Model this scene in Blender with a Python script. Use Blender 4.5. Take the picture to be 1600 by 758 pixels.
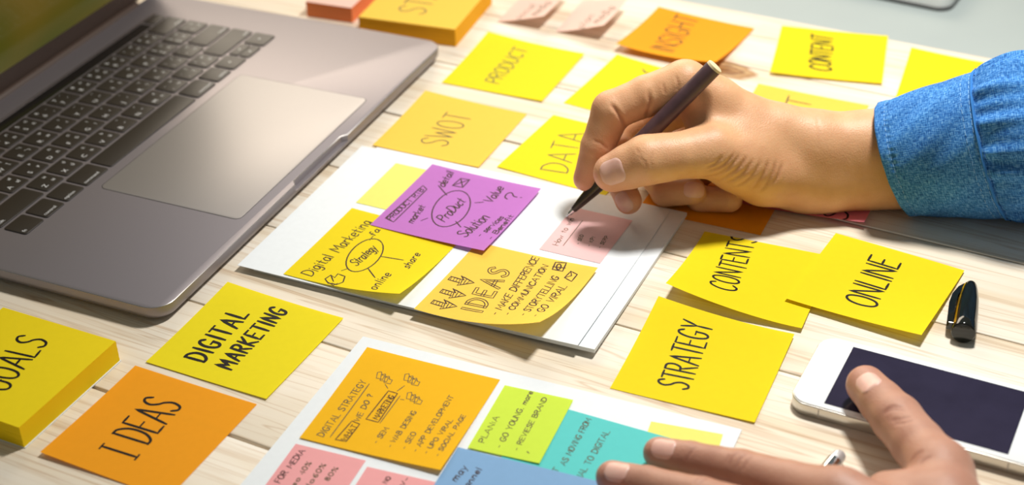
import bpy, bmesh, math, random
import numpy as np
from mathutils import Vector, Matrix

for o in list(bpy.data.objects):
    bpy.data.objects.remove(o, do_unlink=True)
SC = bpy.context.scene
COL = SC.collection
random.seed(7)
MM = 0.001

# ------------------------------------------------------------------ camera
FPX, PITCH, ROLL, CAMH = 2413.1, 0.58625, -0.03252, 499.5      # px, rad, rad, mm (frame 1600x758)
def cam_axes():
    c, s = math.cos(PITCH), math.sin(PITCH)
    fw = Vector((0, c, -s)); up = Vector((0, s, c)); rt = Vector((1, 0, 0))
    cr, sr = math.cos(ROLL), math.sin(ROLL)
    return rt*cr + up*sr, up*cr - rt*sr, fw
RT, UP, FW = cam_axes()
cd = bpy.data.cameras.new('camera'); cam = bpy.data.objects.new('camera', cd); COL.objects.link(cam)
m = Matrix((( RT.x, UP.x, -FW.x, 0), (RT.y, UP.y, -FW.y, 0), (RT.z, UP.z, -FW.z, CAMH*MM), (0, 0, 0, 1)))
cam.matrix_world = m
cd.sensor_fit = 'HORIZONTAL'; cd.sensor_width = 36.0; cd.lens = FPX*36/1600
cd.clip_start = 0.02; cd.clip_end = 50
cd.dof.use_dof = True; cd.dof.focus_distance = 0.845; cd.dof.aperture_fstop = 6.3
SC.camera = cam

# ------------------------------------------------------------------ light and exposure
SC.view_settings.view_transform = 'Standard'; SC.view_settings.look = 'None'
SC.view_settings.gamma = 1.0; SC.view_settings.use_curve_mapping = False
SC.view_settings.exposure = 0.42
W = bpy.data.worlds.new('world'); SC.world = W; W.use_nodes = True
W.node_tree.nodes['Background'].inputs[0].default_value = (0.80, 0.86, 0.82, 1)
W.node_tree.nodes['Background'].inputs[1].default_value = 0.13
def look(o, target):
    d = Vector(target) - o.location
    o.rotation_euler = d.to_track_quat('-Z', 'Y').to_euler()
def lamp(name, kind, loc, target, energy, color, **kw):
    l = bpy.data.lights.new(name, kind); l.energy = energy; l.color = color
    for k, v in kw.items(): setattr(l, k, v)
    o = bpy.data.objects.new(name, l); COL.objects.link(o); o.location = loc; look(o, target); return o
# desk lamp over the right half of the desk: bright on the right, shadows fall towards the camera and the left
lamp('desk_lamp_light', 'AREA', (0.28, 0.925, 0.76), (0.20, 0.68, 0), 6.1, (1.0, 0.97, 0.92), shape='DISK', size=0.13)
# warm window light from the far left, mirrored in the laptop
lamp('window_light', 'AREA', (-0.45, 3.0, 1.15), (-0.15, 0.9, 0), 30, (1.0, 0.86, 0.68), shape='RECTANGLE', size=2.0, size_y=0.9)

# ------------------------------------------------------------------ helpers
def U(px, py, z=0.0):
    """point (mm) where the ray of a pixel meets the height z"""
    d = FW + RT*((px-800)/FPX) + UP*((379-py)/FPX)
    k = (z-CAMH)/d.z
    return Vector((d.x*k, d.y*k, z))
def UY(px, py, y):
    d = FW + RT*((px-800)/FPX) + UP*((379-py)/FPX)
    k = y/d.y
    return Vector((d.x*k, y, CAMH + d.z*k))
def tag(o, label=None, cat=None, group=None, kind=None):
    if label: o['label'] = label
    if cat: o['category'] = cat
    if group: o['group'] = group
    if kind: o['kind'] = kind
    return o
def empty(name, loc=(0, 0, 0), rz=0.0):
    o = bpy.data.objects.new(name, None); COL.objects.link(o)
    o.location = Vector(loc)*MM; o.rotation_euler = (0, 0, rz); o.empty_display_size = 0.01
    return o
def mesh_obj(name, verts, faces, mat, parent=None, smooth=False, scale=MM, loc=None, rz=0.0):
    me = bpy.data.meshes.new(name)
    me.from_pydata([(v[0]*scale, v[1]*scale, v[2]*scale) for v in verts], [], faces)
    me.validate(); me.update()
    bm = bmesh.new(); bm.from_mesh(me); bmesh.ops.recalc_face_normals(bm, faces=bm.faces); bm.to_mesh(me); bm.free()
    if smooth:
        for p in me.polygons: p.use_smooth = True
    if mat: me.materials.append(mat)
    o = bpy.data.objects.new(name, me); COL.objects.link(o)
    if parent: o.parent = parent
    if loc is not None: o.location = Vector(loc)*MM
    o.rotation_euler = (0, 0, rz)
    return o
def auto_smooth(o, deg=40):
    me = o.data
    for p in me.polygons: p.use_smooth = True
    me.set_sharp_from_angle(angle=math.radians(deg))
    return o
class MB:
    """collects geometry for ONE mesh (millimetres)"""
    def __init__(s): s.v = []; s.f = []
    def add(s, v, f):
        n = len(s.v); s.v += [tuple(p) for p in v]; s.f += [tuple(i+n for i in q) for q in f]
    def loops(s, rings, cap0=True, cap1=True):
        n = len(rings[0]); v = [p for r in rings for p in r]; f = []
        for k in range(len(rings)-1):
            for i in range(n):
                j = (i+1) % n
                f.append((k*n+i, k*n+j, (k+1)*n+j, (k+1)*n+i))
        if cap0: f.append(tuple(range(n))[::-1])
        if cap1: f.append(tuple(range((len(rings)-1)*n, len(rings)*n)))
        s.add(v, f)
    def build(s, name, mat, parent=None, smooth=False, loc=None, rz=0.0):
        return mesh_obj(name, s.v, s.f, mat, parent, smooth, MM, loc, rz)
def rrect(w, h, r, z, n=6, cx=0, cy=0):
    pts = []
    for (sx, sy, a0) in ((1, 1, 0), (-1, 1, 90), (-1, -1, 180), (1, -1, 270)):
        for i in range(n+1):
            a = math.radians(a0 + 90*i/n)
            pts.append((cx+sx*(w/2-r)+r*math.cos(a), cy+sy*(h/2-r)+r*math.sin(a), z))
    return pts
def rslab(w, h, r, z0, z1, bev=0.0, n=6, cx=0, cy=0, bev0=0.0):
    """rounded slab with rounded rims, as rings"""
    R = []
    if bev0 > 0:
        for k in range(4):
            a = math.pi/2*k/3; d = bev0*(1-math.sin(a))
            R.append(rrect(w-2*d, h-2*d, max(r-d, .05), z0+bev0*(1-math.cos(a)), n, cx, cy))
    else: R.append(rrect(w, h, r, z0, n, cx, cy))
    if bev > 0:
        for k in range(4):
            a = math.pi/2*k/3; d = bev*(1-math.cos(a))
            R.append(rrect(w-2*d, h-2*d, max(r-d, .05), z1-bev*(1-math.sin(a)), n, cx, cy))
    else: R.append(rrect(w, h, r, z1, n, cx, cy))
    return R
def lathe(prof, p0, p1, n=24):
    """rings round the axis p0->p1; prof = [(t along the axis in mm, radius)]"""
    p0 = Vector(p0); ax = (Vector(p1)-p0).normalized()
    e = ax.orthogonal().normalized(); g = ax.cross(e)
    return [[tuple(p0+ax*t+(e*math.cos(2*math.pi*i/n)+g*math.sin(2*math.pi*i/n))*r) for i in range(n)] for t, r in prof]

# ------------------------------------------------------------------ materials
def mat(name, col, rough=0.6, metal=0.0, spec=0.5, noise=None, bump=None, emit=None, sss=0.0, coat=0.0, alpha=None):
    """noise=(scale, second colour, amount); bump=(scale, strength, distance mm)"""
    m = bpy.data.materials.new(name); m.use_nodes = True
    N = m.node_tree.nodes; L = m.node_tree.links; b = N['Principled BSDF']
    b.inputs['Base Color'].default_value = (*col, 1); b.inputs['Roughness'].default_value = rough
    b.inputs['Metallic'].default_value = metal; b.inputs['Specular IOR Level'].default_value = spec
    if coat: b.inputs['Coat Weight'].default_value = coat; b.inputs['Coat Roughness'].default_value = 0.1
    tc = N.new('ShaderNodeTexCoord')
    if noise:
        n = N.new('ShaderNodeTexNoise'); n.inputs['Scale'].default_value = noise[0]; n.inputs['Detail'].default_value = 5
        L.new(tc.outputs['Object'], n.inputs['Vector'])
        mr = N.new('ShaderNodeMapRange'); mr.inputs[1].default_value = .35; mr.inputs[2].default_value = .65
        mr.inputs[4].default_value = noise[2]; L.new(n.outputs['Fac'], mr.inputs[0])
        mx = N.new('ShaderNodeMix'); mx.data_type = 'RGBA'
        mx.inputs[6].default_value = (*col, 1); mx.inputs[7].default_value = (*noise[1], 1)
        L.new(mr.outputs[0], mx.inputs[0]); L.new(mx.outputs[2], b.inputs['Base Color'])
    if bump:
        n2 = N.new('ShaderNodeTexNoise'); n2.inputs['Scale'].default_value = bump[0]; n2.inputs['Detail'].default_value = 4
        L.new(tc.outputs['Object'], n2.inputs['Vector'])
        bp = N.new('ShaderNodeBump'); bp.inputs['Strength'].default_value = bump[1]; bp.inputs['Distance'].default_value = bump[2]*MM
        L.new(n2.outputs['Fac'], bp.inputs['Height']); L.new(bp.outputs[0], b.inputs['Normal'])
    if emit: b.inputs['Emission Color'].default_value = (*emit[0], 1); b.inputs['Emission Strength'].default_value = emit[1]
    if sss:
        b.inputs['Subsurface Weight'].default_value = sss; b.inputs['Subsurface Radius'].default_value = (1.0, .35, .18)
        b.inputs['Subsurface Scale'].default_value = 0.004
    return m
def srgb(r, g, b):
    f = lambda c: (c/255/12.92) if c/255 <= .04045 else ((c/255+.055)/1.055)**2.4
    return (f(r), f(g), f(b))
def paper(name, col):
    m = mat(name, col, rough=0.8, spec=0.2, noise=(260, tuple(c*0.965 for c in col), 0.6), bump=(900, 0.12, 0.05))
    N = m.node_tree.nodes; L = m.node_tree.links
    t = N.new('ShaderNodeBsdfTranslucent'); t.inputs['Color'].default_value = (*col, 1)
    x = N.new('ShaderNodeMixShader'); x.inputs[0].default_value = 0.15 if col[2] < .86 or col[0] > .9 else 0.0
    L.new(N['Principled BSDF'].outputs[0], x.inputs[1]); L.new(t.outputs[0], x.inputs[2]); L.new(x.outputs[0], N['Material Output'].inputs[0])
    return m
NOTE = {
    'yellow': paper('yellow_note_paper', (0.92, 0.72, 0.010)),
    'bright_yellow': paper('bright_yellow_note_paper', (0.92, 0.77, 0.014)),
    'amber': paper('amber_note_paper', (0.95, 0.64, 0.090)),
    'orange': paper('orange_note_paper', (0.95, 0.38, 0.012)),
    'gold': paper('gold_note_paper', (0.95, 0.52, 0.010)),
    'purple': paper('purple_note_paper', (0.56, 0.20, 0.60)),
    'pale_yellow': paper('pale_yellow_note_paper', (0.92, 0.88, 0.22)),
    'pink': paper('pink_note_paper', (0.92, 0.42, 0.43)),
    'peach': paper('peach_note_paper', (0.94, 0.66, 0.56)),
    'lime': paper('lime_note_paper', (0.66, 0.86, 0.075)),
    'teal': paper('teal_note_paper', (0.13, 0.66, 0.64)),
    'blue': paper('blue_note_paper', (0.25, 0.45, 0.72)),
    'pale_pink': paper('pale_pink_note_paper', (0.95, 0.60, 0.60)),
    'rose': paper('rose_note_paper', (0.90, 0.25, 0.30)),
    'white': paper('white_paper', (0.80, 0.84, 0.87)),
}
INK = mat('black_ink', (0.012, 0.009, 0.008), rough=0.6, spec=0.2)
INKB = mat('brown_ink', (0.06, 0.03, 0.025), rough=0.7, spec=0.2)
INKG = mat('thin_grey_ink', (0.14, 0.11, 0.06), rough=0.7, spec=0.2)

# ------------------------------------------------------------------ stroke lettering
# every letter: width, strokes; a stroke starting with 's' is drawn as a smooth curve
F = {
'A': (.72, [[(0, 0), (.36, 1), (.72, 0)], [(.13, .34), (.6, .34)]]),
'B': (.6, [[(0, 0), (0, 1)], ['s', (0, 1), (.4, .98), (.5, .78), (.36, .56), (0, .53)], ['s', (0, .53), (.45, .5), (.58, .26), (.42, .03), (0, 0)]]),
'C': (.62, [['s', (.6, .84), (.45, .99), (.2, .93), (.04, .66), (.03, .34), (.18, .06), (.42, .0), (.62, .16)]]),
'D': (.64, [[(.02, 0), (.02, 1)], ['s', (.0, 1), (.3, .97), (.57, .76), (.64, .5), (.56, .22), (.3, .02), (0, 0)]]),
'E': (.52, [[(.5, 1), (0, 1), (0, 0), (.52, 0)], [(0, .53), (.42, .53)]]),
'F': (.5, [[(.5, 1), (0, 1), (0, 0)], [(0, .53), (.4, .53)]]),
'G': (.66, [['s', (.6, .84), (.42, .99), (.18, .92), (.03, .64), (.04, .32), (.2, .04), (.44, .0), (.6, .14), (.62, .42)], [(.36, .42), (.66, .42)]]),
'H': (.6, [[(0, 0), (0, 1)], [(.6, 0), (.6, 1)], [(0, .5), (.6, .5)]]),
'I': (.1, [[(.05, 0), (.05, 1)]]),
'|': (.34, [[(.17, 0), (.17, 1)], [(0, 1), (.34, 1)], [(0, 0), (.34, 0)]]),
'J': (.4, [['s', (.38, 1), (.38, .3), (.3, .03), (.12, .0), (0, .15)]]),
'K': (.58, [[(0, 0), (0, 1)], [(.55, 1), (0, .45), (.58, 0)]]),
'L': (.5, [[(0, 1), (0, 0), (.5, 0)]]),
'M': (.78, [[(0, 0), (.06, 1), (.39, .3), (.72, 1), (.78, 0)]]),
'N': (.62, [[(0, 0), (0, 1), (.62, 0), (.62, 1)]]),
'O': (.64, [['s', (.34, 1), (.1, .86), (.0, .5), (.1, .12), (.33, .0), (.56, .14), (.64, .5), (.54, .88), (.34, 1)]]),
'P': (.56, [[(0, 0), (0, 1)], ['s', (0, 1), (.38, .98), (.55, .75), (.38, .5), (0, .47)]]),
'Q': (.66, [['s', (.34, 1), (.1, .86), (.0, .5), (.1, .12), (.33, .0), (.56, .14), (.64, .5), (.54, .88), (.34, 1)], [(.4, .25), (.66, -.04)]]),
'R': (.6, [[(0, 0), (0, 1)], ['s', (0, 1), (.4, .98), (.54, .77), (.38, .54), (0, .5)], [(.2, .5), (.6, 0)]]),
'S': (.58, [['s', (.56, .84), (.4, .99), (.16, .95), (.05, .77), (.2, .58), (.42, .46), (.56, .26), (.44, .04), (.18, .0), (.0, .14)]]),
'T': (.6, [[(0, 1), (.6, 1)], [(.3, 1), (.3, 0)]]),
'U': (.6, [['s', (0, 1), (.0, .35), (.1, .05), (.3, .0), (.5, .06), (.6, .35), (.6, 1)]]),
'V': (.62, [[(0, 1), (.31, 0), (.62, 1)]]),
'W': (.86, [[(0, 1), (.2, 0), (.43, .75), (.66, 0), (.86, 1)]]),
'X': (.6, [[(0, 1), (.6, 0)], [(.6, 1), (0, 0)]]),
'Y': (.6, [[(0, 1), (.3, .48), (.6, 1)], [(.3, .48), (.3, 0)]]),
'Z': (.58, [[(0, 1), (.58, 1), (0, 0), (.58, 0)]]),
'a': (.46, [['s', (.42, .5), (.2, .6), (.03, .36), (.08, .06), (.26, .02), (.42, .3)], [(.43, .58), (.43, .08), (.5, 0)]]),
'b': (.46, [[(0, 1), (0, 0)], ['s', (0, .4), (.24, .6), (.44, .36), (.34, .04), (.12, .0), (0, .14)]]),
'c': (.4, [['s', (.4, .5), (.22, .6), (.03, .38), (.06, .08), (.24, .0), (.4, .1)]]),
'd': (.48, [['s', (.44, .45), (.22, .6), (.03, .36), (.08, .05), (.26, .0), (.44, .2)], [(.45, 1), (.45, 0)]]),
'e': (.44, [['s', (.04, .3), (.42, .34), (.34, .58), (.12, .56), (.02, .28), (.14, .02), (.42, .08)]]),
'f': (.36, [['s', (.36, .94), (.22, 1), (.14, .8), (.14, 0)], [(0, .55), (.32, .55)]]),
'g': (.46, [['s', (.42, .5), (.2, .6), (.03, .36), (.1, .06), (.28, .06), (.42, .34)], ['s', (.43, .58), (.43, -.1), (.3, -.34), (.06, -.26)]]),
'h': (.46, [[(0, 1), (0, 0)], ['s', (0, .36), (.2, .58), (.38, .5), (.42, 0)]]),
'i': (.1, [[(.05, .56), (.05, 0)], [(.05, .78), (.06, .84)]]),
'k': (.42, [[(0, 1), (0, 0)], [(.38, .58), (0, .24), (.42, 0)]]),
'l': (.12, [[(.05, 1), (.06, 0)]]),
'm': (.7, [[(0, .58), (0, 0)], ['s', (0, .38), (.16, .58), (.3, .5), (.33, 0)], ['s', (.33, .38), (.5, .58), (.62, .5), (.66, 0)]]),
'n': (.44, [[(0, .58), (0, 0)], ['s', (0, .36), (.2, .58), (.36, .5), (.4, 0)]]),
'o': (.46, [['s', (.24, .6), (.05, .5), (.02, .22), (.14, .0), (.34, .04), (.44, .3), (.38, .54), (.24, .6)]]),
'r': (.36, [[(.02, .58), (.02, 0)], ['s', (.02, .34), (.16, .56), (.36, .54)]]),
's': (.36, [['s', (.34, .52), (.18, .6), (.05, .48), (.18, .32), (.33, .18), (.22, .0), (.0, .06)]]),
't': (.36, [[(.16, .9), (.16, .06), (.32, .02)], [(0, .6), (.34, .6)]]),
'u': (.44, [['s', (.02, .58), (.03, .16), (.16, .0), (.34, .1), (.4, .3)], [(.41, .58), (.42, 0)]]),
'v': (.42, [[(0, .58), (.2, 0), (.42, .58)]]),
'w': (.6, [[(0, .58), (.14, 0), (.3, .45), (.46, 0), (.6, .58)]]),
'y': (.44, [[(0, .58), (.22, .1)], [(.44, .58), (.1, -.34)]]),
'-': (.34, [[(0, .42), (.28, .42)]]),
'.': (.1, [[(.02, .02), (.08, .04)]]),
':': (.16, [[(.08, .08), (.08, .22)], [(.08, .5), (.08, .64)]]),
'?': (.44, [['s', (.02, .78), (.12, .97), (.34, .95), (.42, .72), (.24, .5), (.2, .28)], [(.2, .06), (.21, .0)]]),
'%': (.6, [[(.56, 1), (.04, 0)], ['s', (.12, .98), (.02, .8), (.14, .66), (.24, .82), (.12, .98)], ['s', (.48, .36), (.38, .2), (.5, .02), (.6, .18), (.48, .36)]]),
'0': (.5, [['s', (.25, 1), (.04, .8), (.02, .3), (.22, .0), (.44, .2), (.48, .75), (.25, 1)]]),
'2': (.5, [['s', (.04, .8), (.22, 1), (.44, .84), (.36, .5), (.0, .0)], [(0, 0), (.5, 0)]]),
'4': (.52, [[(.38, 0), (.38, 1), (0, .3), (.52, .3)]]),
'6': (.5, [['s', (.42, .96), (.14, .7), (.02, .3), (.2, .0), (.44, .16), (.36, .46), (.08, .36)]]),
'8': (.5, [['s', (.26, .54), (.06, .74), (.24, 1), (.44, .8), (.24, .52), (.03, .24), (.24, .0), (.48, .22), (.26, .54)]]),
'p': (.46, [[(0, .58), (0, -.38)], ['s', (0, .4), (.24, .6), (.44, .36), (.34, .04), (.12, .0), (0, .14)]]),
' ': (.4, []),
}
def curve(pts, n=5):
    if pts[0] != 's': return [Vector(p) for p in pts]
    P = [Vector(p) for p in pts[1:]]; out = []
    Q = [P[0]*2-P[1]] + P + [P[-1]*2-P[-2]]
    if (P[0]-P[-1]).length < 1e-6: Q[0] = P[-2]; Q[-1] = P[1]
    for i in range(1, len(Q)-2):
        a, b, c, d = Q[i-1:i+3]
        for k in range(n):
            t = k/n
            out.append(.5*((2*b)+(c-a)*t+(2*a-5*b+4*c-d)*t*t+(3*b-a-3*c+d)*t**3))
    return out+[P[-1]]
def text_strokes(s, gap=.2, rnd=None):
    """strokes of a line of writing, x 0..1 over its whole length, y in cap heights"""
    x = 0; out = []; rnd = rnd or random.Random(len(s))
    for ch in s:
        w, st = F[ch]
        dy = rnd.uniform(-.03, .03); sl = rnd.uniform(-.04, .04)
        for q in st:
            out.append([Vector((x+p.x+sl*p.y, p.y+dy)) for p in curve(q)])
        x += w+gap
    x -= gap
    return [[Vector((p.x/x, p.y)) for p in q] for q in out]

class Sheet:
    """a sheet of paper lying on the desk: writer's axes X (right) and Y (up), corners may curl"""
    def __init__(s, name, cx, cy, t, w, h, mat, base=0.0, lifts=(0, 0, 0, 0), thick=0.16, power=1.7, parent=None, n=14):
        s.name, s.cx, s.cy, s.w, s.h, s.lifts, s.power, s.base, s.thick = name, cx, cy, w, h, lifts, power, base, thick
        s.rz = math.radians(90+t); s.c, s.s = math.cos(s.rz), math.sin(s.rz)
        # lifts: corners as they stand in the photograph TL, TR, BR, BL
        V = []; Fc = []
        s.two = thick > .2
        for lay in ((0, 1) if s.two else (1,)):
            for j in range(n+1):
                for i in range(n+1):
                    x = (i/n-.5)*w; y = (j/n-.5)*h
                    V.append((x, y, s.z(x, y) - (thick if lay == 0 else 0)))
        m = (n+1)**2 if s.two else 0
        for j in range(n):
            for i in range(n):
                a = j*(n+1)+i
                Fc.append((a+m, a+1+m, a+n+2+m, a+n+1+m))
                if s.two: Fc.append((a, a+n+1, a+n+2, a+1))
        rim = [i for i in range(n+1)] + [(j*(n+1)+n) for j in range(1, n+1)] + [n*(n+1)+i for i in range(n-1, -1, -1)] + [j*(n+1) for j in range(n-1, 0, -1)]
        for k in range(len(rim) if s.two else 0):
            a, b = rim[k], rim[(k+1) % len(rim)]
            Fc.append((a, b, b+m, a+m))
        s.root = parent
        s.mb = (V, Fc); s.mat = mat; s.ink = {}
    def world(s, x, y): return (s.cx+s.c*x-s.s*y, s.cy+s.s*x+s.c*y)
    def z(s, x, y):
        u = min(max(x/s.w+.5, 0), 1); v = min(max(y/s.h+.5, 0), 1); p = s.power
        L = s.lifts
        d = L[0]*(u*v)**p + L[1]*(u*(1-v))**p + L[2]*((1-u)*(1-v))**p + L[3]*((1-u)*v)**p
        b = s.base
        if callable(b): b = b(*s.world(x, y))
        return b+s.thick+0.04+d
    def height(s, X, Y):
        dx, dy = X-s.cx, Y-s.cy
        return s.z(s.c*dx+s.s*dy, -s.s*dx+s.c*dy)
    def local(s, px, py):
        """pixel -> point on the sheet (writer's axes)"""
        z = 1.0; q = None
        for _ in range(6):
            p = U(px, py, z); dx, dy = p.x-s.cx, p.y-s.cy
            q = Vector((s.c*dx+s.s*dy, -s.s*dx+s.c*dy)); z = s.z(q.x, q.y)
        return q
    def stroke(s, pts, width, ink):
        P = [pts[0]]
        for a, b in zip(pts[:-1], pts[1:]):
            n = max(1, int((b-a).length/2.5))
            P += [a+(b-a)*k/n for k in range(1, n+1)]
        P = [p for k, p in enumerate(P) if k == 0 or (p-P[k-1]).length > 1e-4]
        if len(P) < 2: return
        mb = s.ink.setdefault(ink, MB()); V = []; n = len(P)
        e0 = (P[0]-P[1]).normalized()*width*.4; e1 = (P[-1]-P[-2]).normalized()*width*.4
        P[0] = P[0]+e0; P[-1] = P[-1]+e1
        for k in range(n):
            d = (P[min(k+1, n-1)]-P[max(k-1, 0)]);
            if d.length < 1e-9: d = Vector((1, 0))
            d = d.normalized(); q = Vector((-d.y, d.x))*width*(.5 if 0 < k < n-1 else .32)
            for p in (P[k]-q, P[k]+q):
                x = min(max(p.x, -s.w/2), s.w/2); y = min(max(p.y, -s.h/2), s.h/2)
                V.append((x, y, s.z(x, y)+.09))
        mb.add(V, [(2*k, 2*k+2, 2*k+3, 2*k+1) for k in range(n-1)])
    def write(s, txt, p0, p1, ptop, width=.6, ink='fine', gap=.2, outline=0):
        a, b, t = s.local(*p0), s.local(*p1), s.local(*ptop)
        ex = b-a; ey = t-a
        ey = ey - ex*(ey.dot(ex)/ex.dot(ex))*.5
        for q in text_strokes(txt, gap, random.Random(hash(txt) % 1000 if False else sum(map(ord, txt)))):
            pts = [a+ex*p.x+ey*p.y for p in q]
            if outline:
                side = {}
                for sg in (-1, 1):
                    side[sg] = []
                    for k in range(len(pts)):
                        d0 = (pts[k]-pts[max(k-1, 0)]); d1 = (pts[min(k+1, len(pts)-1)]-pts[k])
                        d0 = d0.normalized() if d0.length > 1e-9 else d1.normalized(); d1 = d1.normalized() if d1.length > 1e-9 else d0
                        d = d0+d1; d = d.normalized() if d.length > 1e-6 else d0
                        mit = 1/max(.5, d.dot(d0))
                        e_ = d0*(-outline if k == 0 else (outline if k == len(pts)-1 else 0))
                        side[sg].append(pts[k]+Vector((-d.y, d.x))*outline*sg*mit+e_)
                s.stroke(side[1]+side[-1][::-1]+[side[1][0]], width, ink)
            else: s.stroke(pts, width, ink)
    def draw(s, pxs, width=.6, ink='fine', smooth=False):
        P = [s.local(*p) for p in pxs]
        if smooth: P = curve(['s']+[tuple(p) for p in P])
        s.stroke(P, width, ink)
    def ellipse(s, c, a, b, width=.6, ink='fine'):
        """centre pixel and the pixel ends of two half axes"""
        C = s.local(*c); A = s.local(*a)-C; B = s.local(*b)-C
        s.stroke([C+A*math.cos(t*math.pi/14)+B*math.sin(t*math.pi/14) for t in range(29)], width, ink)
    def box(s, quad, width=.6, ink='fine'): s.draw(list(quad)+[quad[0]], width, ink)
    def build(s, label, cat='sticky note', group=None, parent=None, part='sheet'):
        if parent is None:
            r = empty(s.name, (s.cx, s.cy, 0), s.rz); tag(r, label, cat, group)
        else: r = parent
        o = mesh_obj(part, s.mb[0], s.mb[1], s.mat, r, False); auto_smooth(o, 50)
        for k, mb in s.ink.items():
            w = mb.build('handwriting', {'black': INK, 'fine': INKB, 'grey': INKG}[k], r)
            w['label'] = {'black': 'black handwriting', 'fine': 'fine dark handwriting', 'grey': 'faint grey handwriting'}[k]
        s.root = r
        return r

# ------------------------------------------------------------------ desk: grey table, pine boards on it
def wood_material():
    m = bpy.data.materials.new('pale_pine_wood'); m.use_nodes = True
    N = m.node_tree.nodes; L = m.node_tree.links; b = N['Principled BSDF']
    b.inputs['Roughness'].default_value = 0.55; b.inputs['Specular IOR Level'].default_value = 0.3
    tc = N.new('ShaderNodeTexCoord'); oi = N.new('ShaderNodeObjectInfo')
    ad = N.new('ShaderNodeVectorMath'); ad.operation = 'MULTIPLY_ADD'
    cx = N.new('ShaderNodeCombineXYZ'); 
    for i in (0, 1, 2): L.new(oi.outputs['Random'], cx.inputs[i])
    ad.inputs[1].default_value = (1, 1, 1)
    sc = N.new('ShaderNodeVectorMath'); sc.operation = 'SCALE'; sc.inputs[3].default_value = 3.7
    L.new(cx.outputs[0], sc.inputs[0]); L.new(tc.outputs['Object'], ad.inputs[0]); L.new(sc.outputs[0], ad.inputs[2])
    def noise(scl, detail, vec, dist=0.0, rough=.55):
        mp = N.new('ShaderNodeMapping'); mp.inputs['Scale'].default_value = vec; L.new(ad.outputs[0], mp.inputs['Vector'])
        n = N.new('ShaderNodeTexNoise'); n.inputs['Scale'].default_value = scl; n.inputs['Detail'].default_value = detail
        n.inputs['Distortion'].default_value = dist; n.inputs['Roughness'].default_value = rough
        L.new(mp.outputs[0], n.inputs['Vector']); return n
    broad = noise(30, 3, (.10, 1.0, 1.0), .6); grain = noise(210, 4, (.035, 1.0, 1.0), .3); fib = noise(900, 3, (.03, 1, 1))
    r1 = N.new('ShaderNodeValToRGB'); e = r1.color_ramp.elements
    e[0].position = .30; e[0].color = (*srgb(224, 208, 182), 1); e[1].position = .66; e[1].color = (*srgb(240, 232, 219), 1)
    L.new(broad.outputs['Fac'], r1.inputs[0])
    r2 = N.new('ShaderNodeValToRGB'); e = r2.color_ramp.elements
    e[0].position = .30; e[0].color = (*srgb(206, 176, 138), 1); e[1].position = .48; e[1].color = (1, 1, 1, 1)
    L.new(grain.outputs['Fac'], r2.inputs[0])
    mx = N.new('ShaderNodeMix'); mx.data_type = 'RGBA'; mx.blend_type = 'MULTIPLY'; mx.inputs[0].default_value = .45
    L.new(r1.outputs[0], mx.inputs[6]); L.new(r2.outputs[0], mx.inputs[7])
    # thin dark resin streaks
    st = noise(75, 2, (.03, 1, 1), .8)
    r3 = N.new('ShaderNodeValToRGB'); e = r3.color_ramp.elements
    e[0].position = .485; e[0].color = (1, 1, 1, 1); e[1].position = .5; e[1].color = (*srgb(206, 176, 142), 1)
    e.new(.515).color = (1, 1, 1, 1); L.new(st.outputs['Fac'], r3.inputs[0])
    mx2 = N.new('ShaderNodeMix'); mx2.data_type = 'RGBA'; mx2.blend_type = 'MULTIPLY'; mx2.inputs[0].default_value = .5
    L.new(mx.outputs[2], mx2.inputs[6]); L.new(r3.outputs[0], mx2.inputs[7])
    # the knots (positions on the boards, metres)
    geo = N.new('ShaderNodeNewGeometry'); last = mx2
    for (kx, ky, kr) in KNOTS:
        sb = N.new('ShaderNodeVectorMath'); sb.operation = 'SUBTRACT'; sb.inputs[1].default_value = (kx, ky, 0)
        L.new(geo.outputs['Position'], sb.inputs[0])
        vr = N.new('ShaderNodeVectorRotate'); vr.rotation_type = 'Z_AXIS'; vr.inputs['Angle'].default_value = math.radians(28.7)
        L.new(sb.outputs[0], vr.inputs['Vector'])
        mp = N.new('ShaderNodeVectorMath'); mp.operation = 'MULTIPLY'; mp.inputs[1].default_value = (.5/kr, 1/kr, 0)
        L.new(vr.outputs[0], mp.inputs[0])
        nz = N.new('ShaderNodeTexNoise'); nz.inputs['Scale'].default_value = 1.3; L.new(mp.outputs[0], nz.inputs['Vector'])
        av = N.new('ShaderNodeVectorMath'); av.operation = 'ADD'; L.new(mp.outputs[0], av.inputs[0])
        s2 = N.new('ShaderNodeVectorMath'); s2.operation = 'SUBTRACT'; s2.inputs[1].default_value = (.5, .5, .5)
        L.new(nz.outputs['Color'], s2.inputs[0]); L.new(s2.outputs[0], av.inputs[1])
        ln = N.new('ShaderNodeVectorMath'); ln.operation = 'LENGTH'; L.new(av.outputs[0], ln.inputs[0])
        rk = N.new('ShaderNodeValToRGB'); e = rk.color_ramp.elements
        e[0].position = .1; e[0].color = (*srgb(150, 108, 74), 1); e[1].position = 1.0; e[1].color = (1, 1, 1, 1)
        e.new(.3).color = (*srgb(205, 170, 128), 1); e.new(.45).color = (*srgb(150, 110, 84), 1); e.new(.62).color = (*srgb(220, 195, 160), 1)
        e.new(.78).color = (*srgb(196, 160, 124), 1)
        L.new(ln.outputs['Value'], rk.inputs[0])
        mk = N.new('ShaderNodeMix'); mk.data_type = 'RGBA'; mk.blend_type = 'MULTIPLY'; mk.inputs[0].default_value = 1
        L.new(last.outputs[2], mk.inputs[6]); L.new(rk.outputs[0], mk.inputs[7]); last = mk
    L.new(last.outputs[2], b.inputs['Base Color'])
    bp = N.new('ShaderNodeBump'); bp.inputs['Strength'].default_value = .25; bp.inputs['Distance'].default_value = .0003
    L.new(fib.outputs['Fac'], bp.inputs['Height']); L.new(bp.outputs[0], b.inputs['Normal'])
    return m
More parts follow.
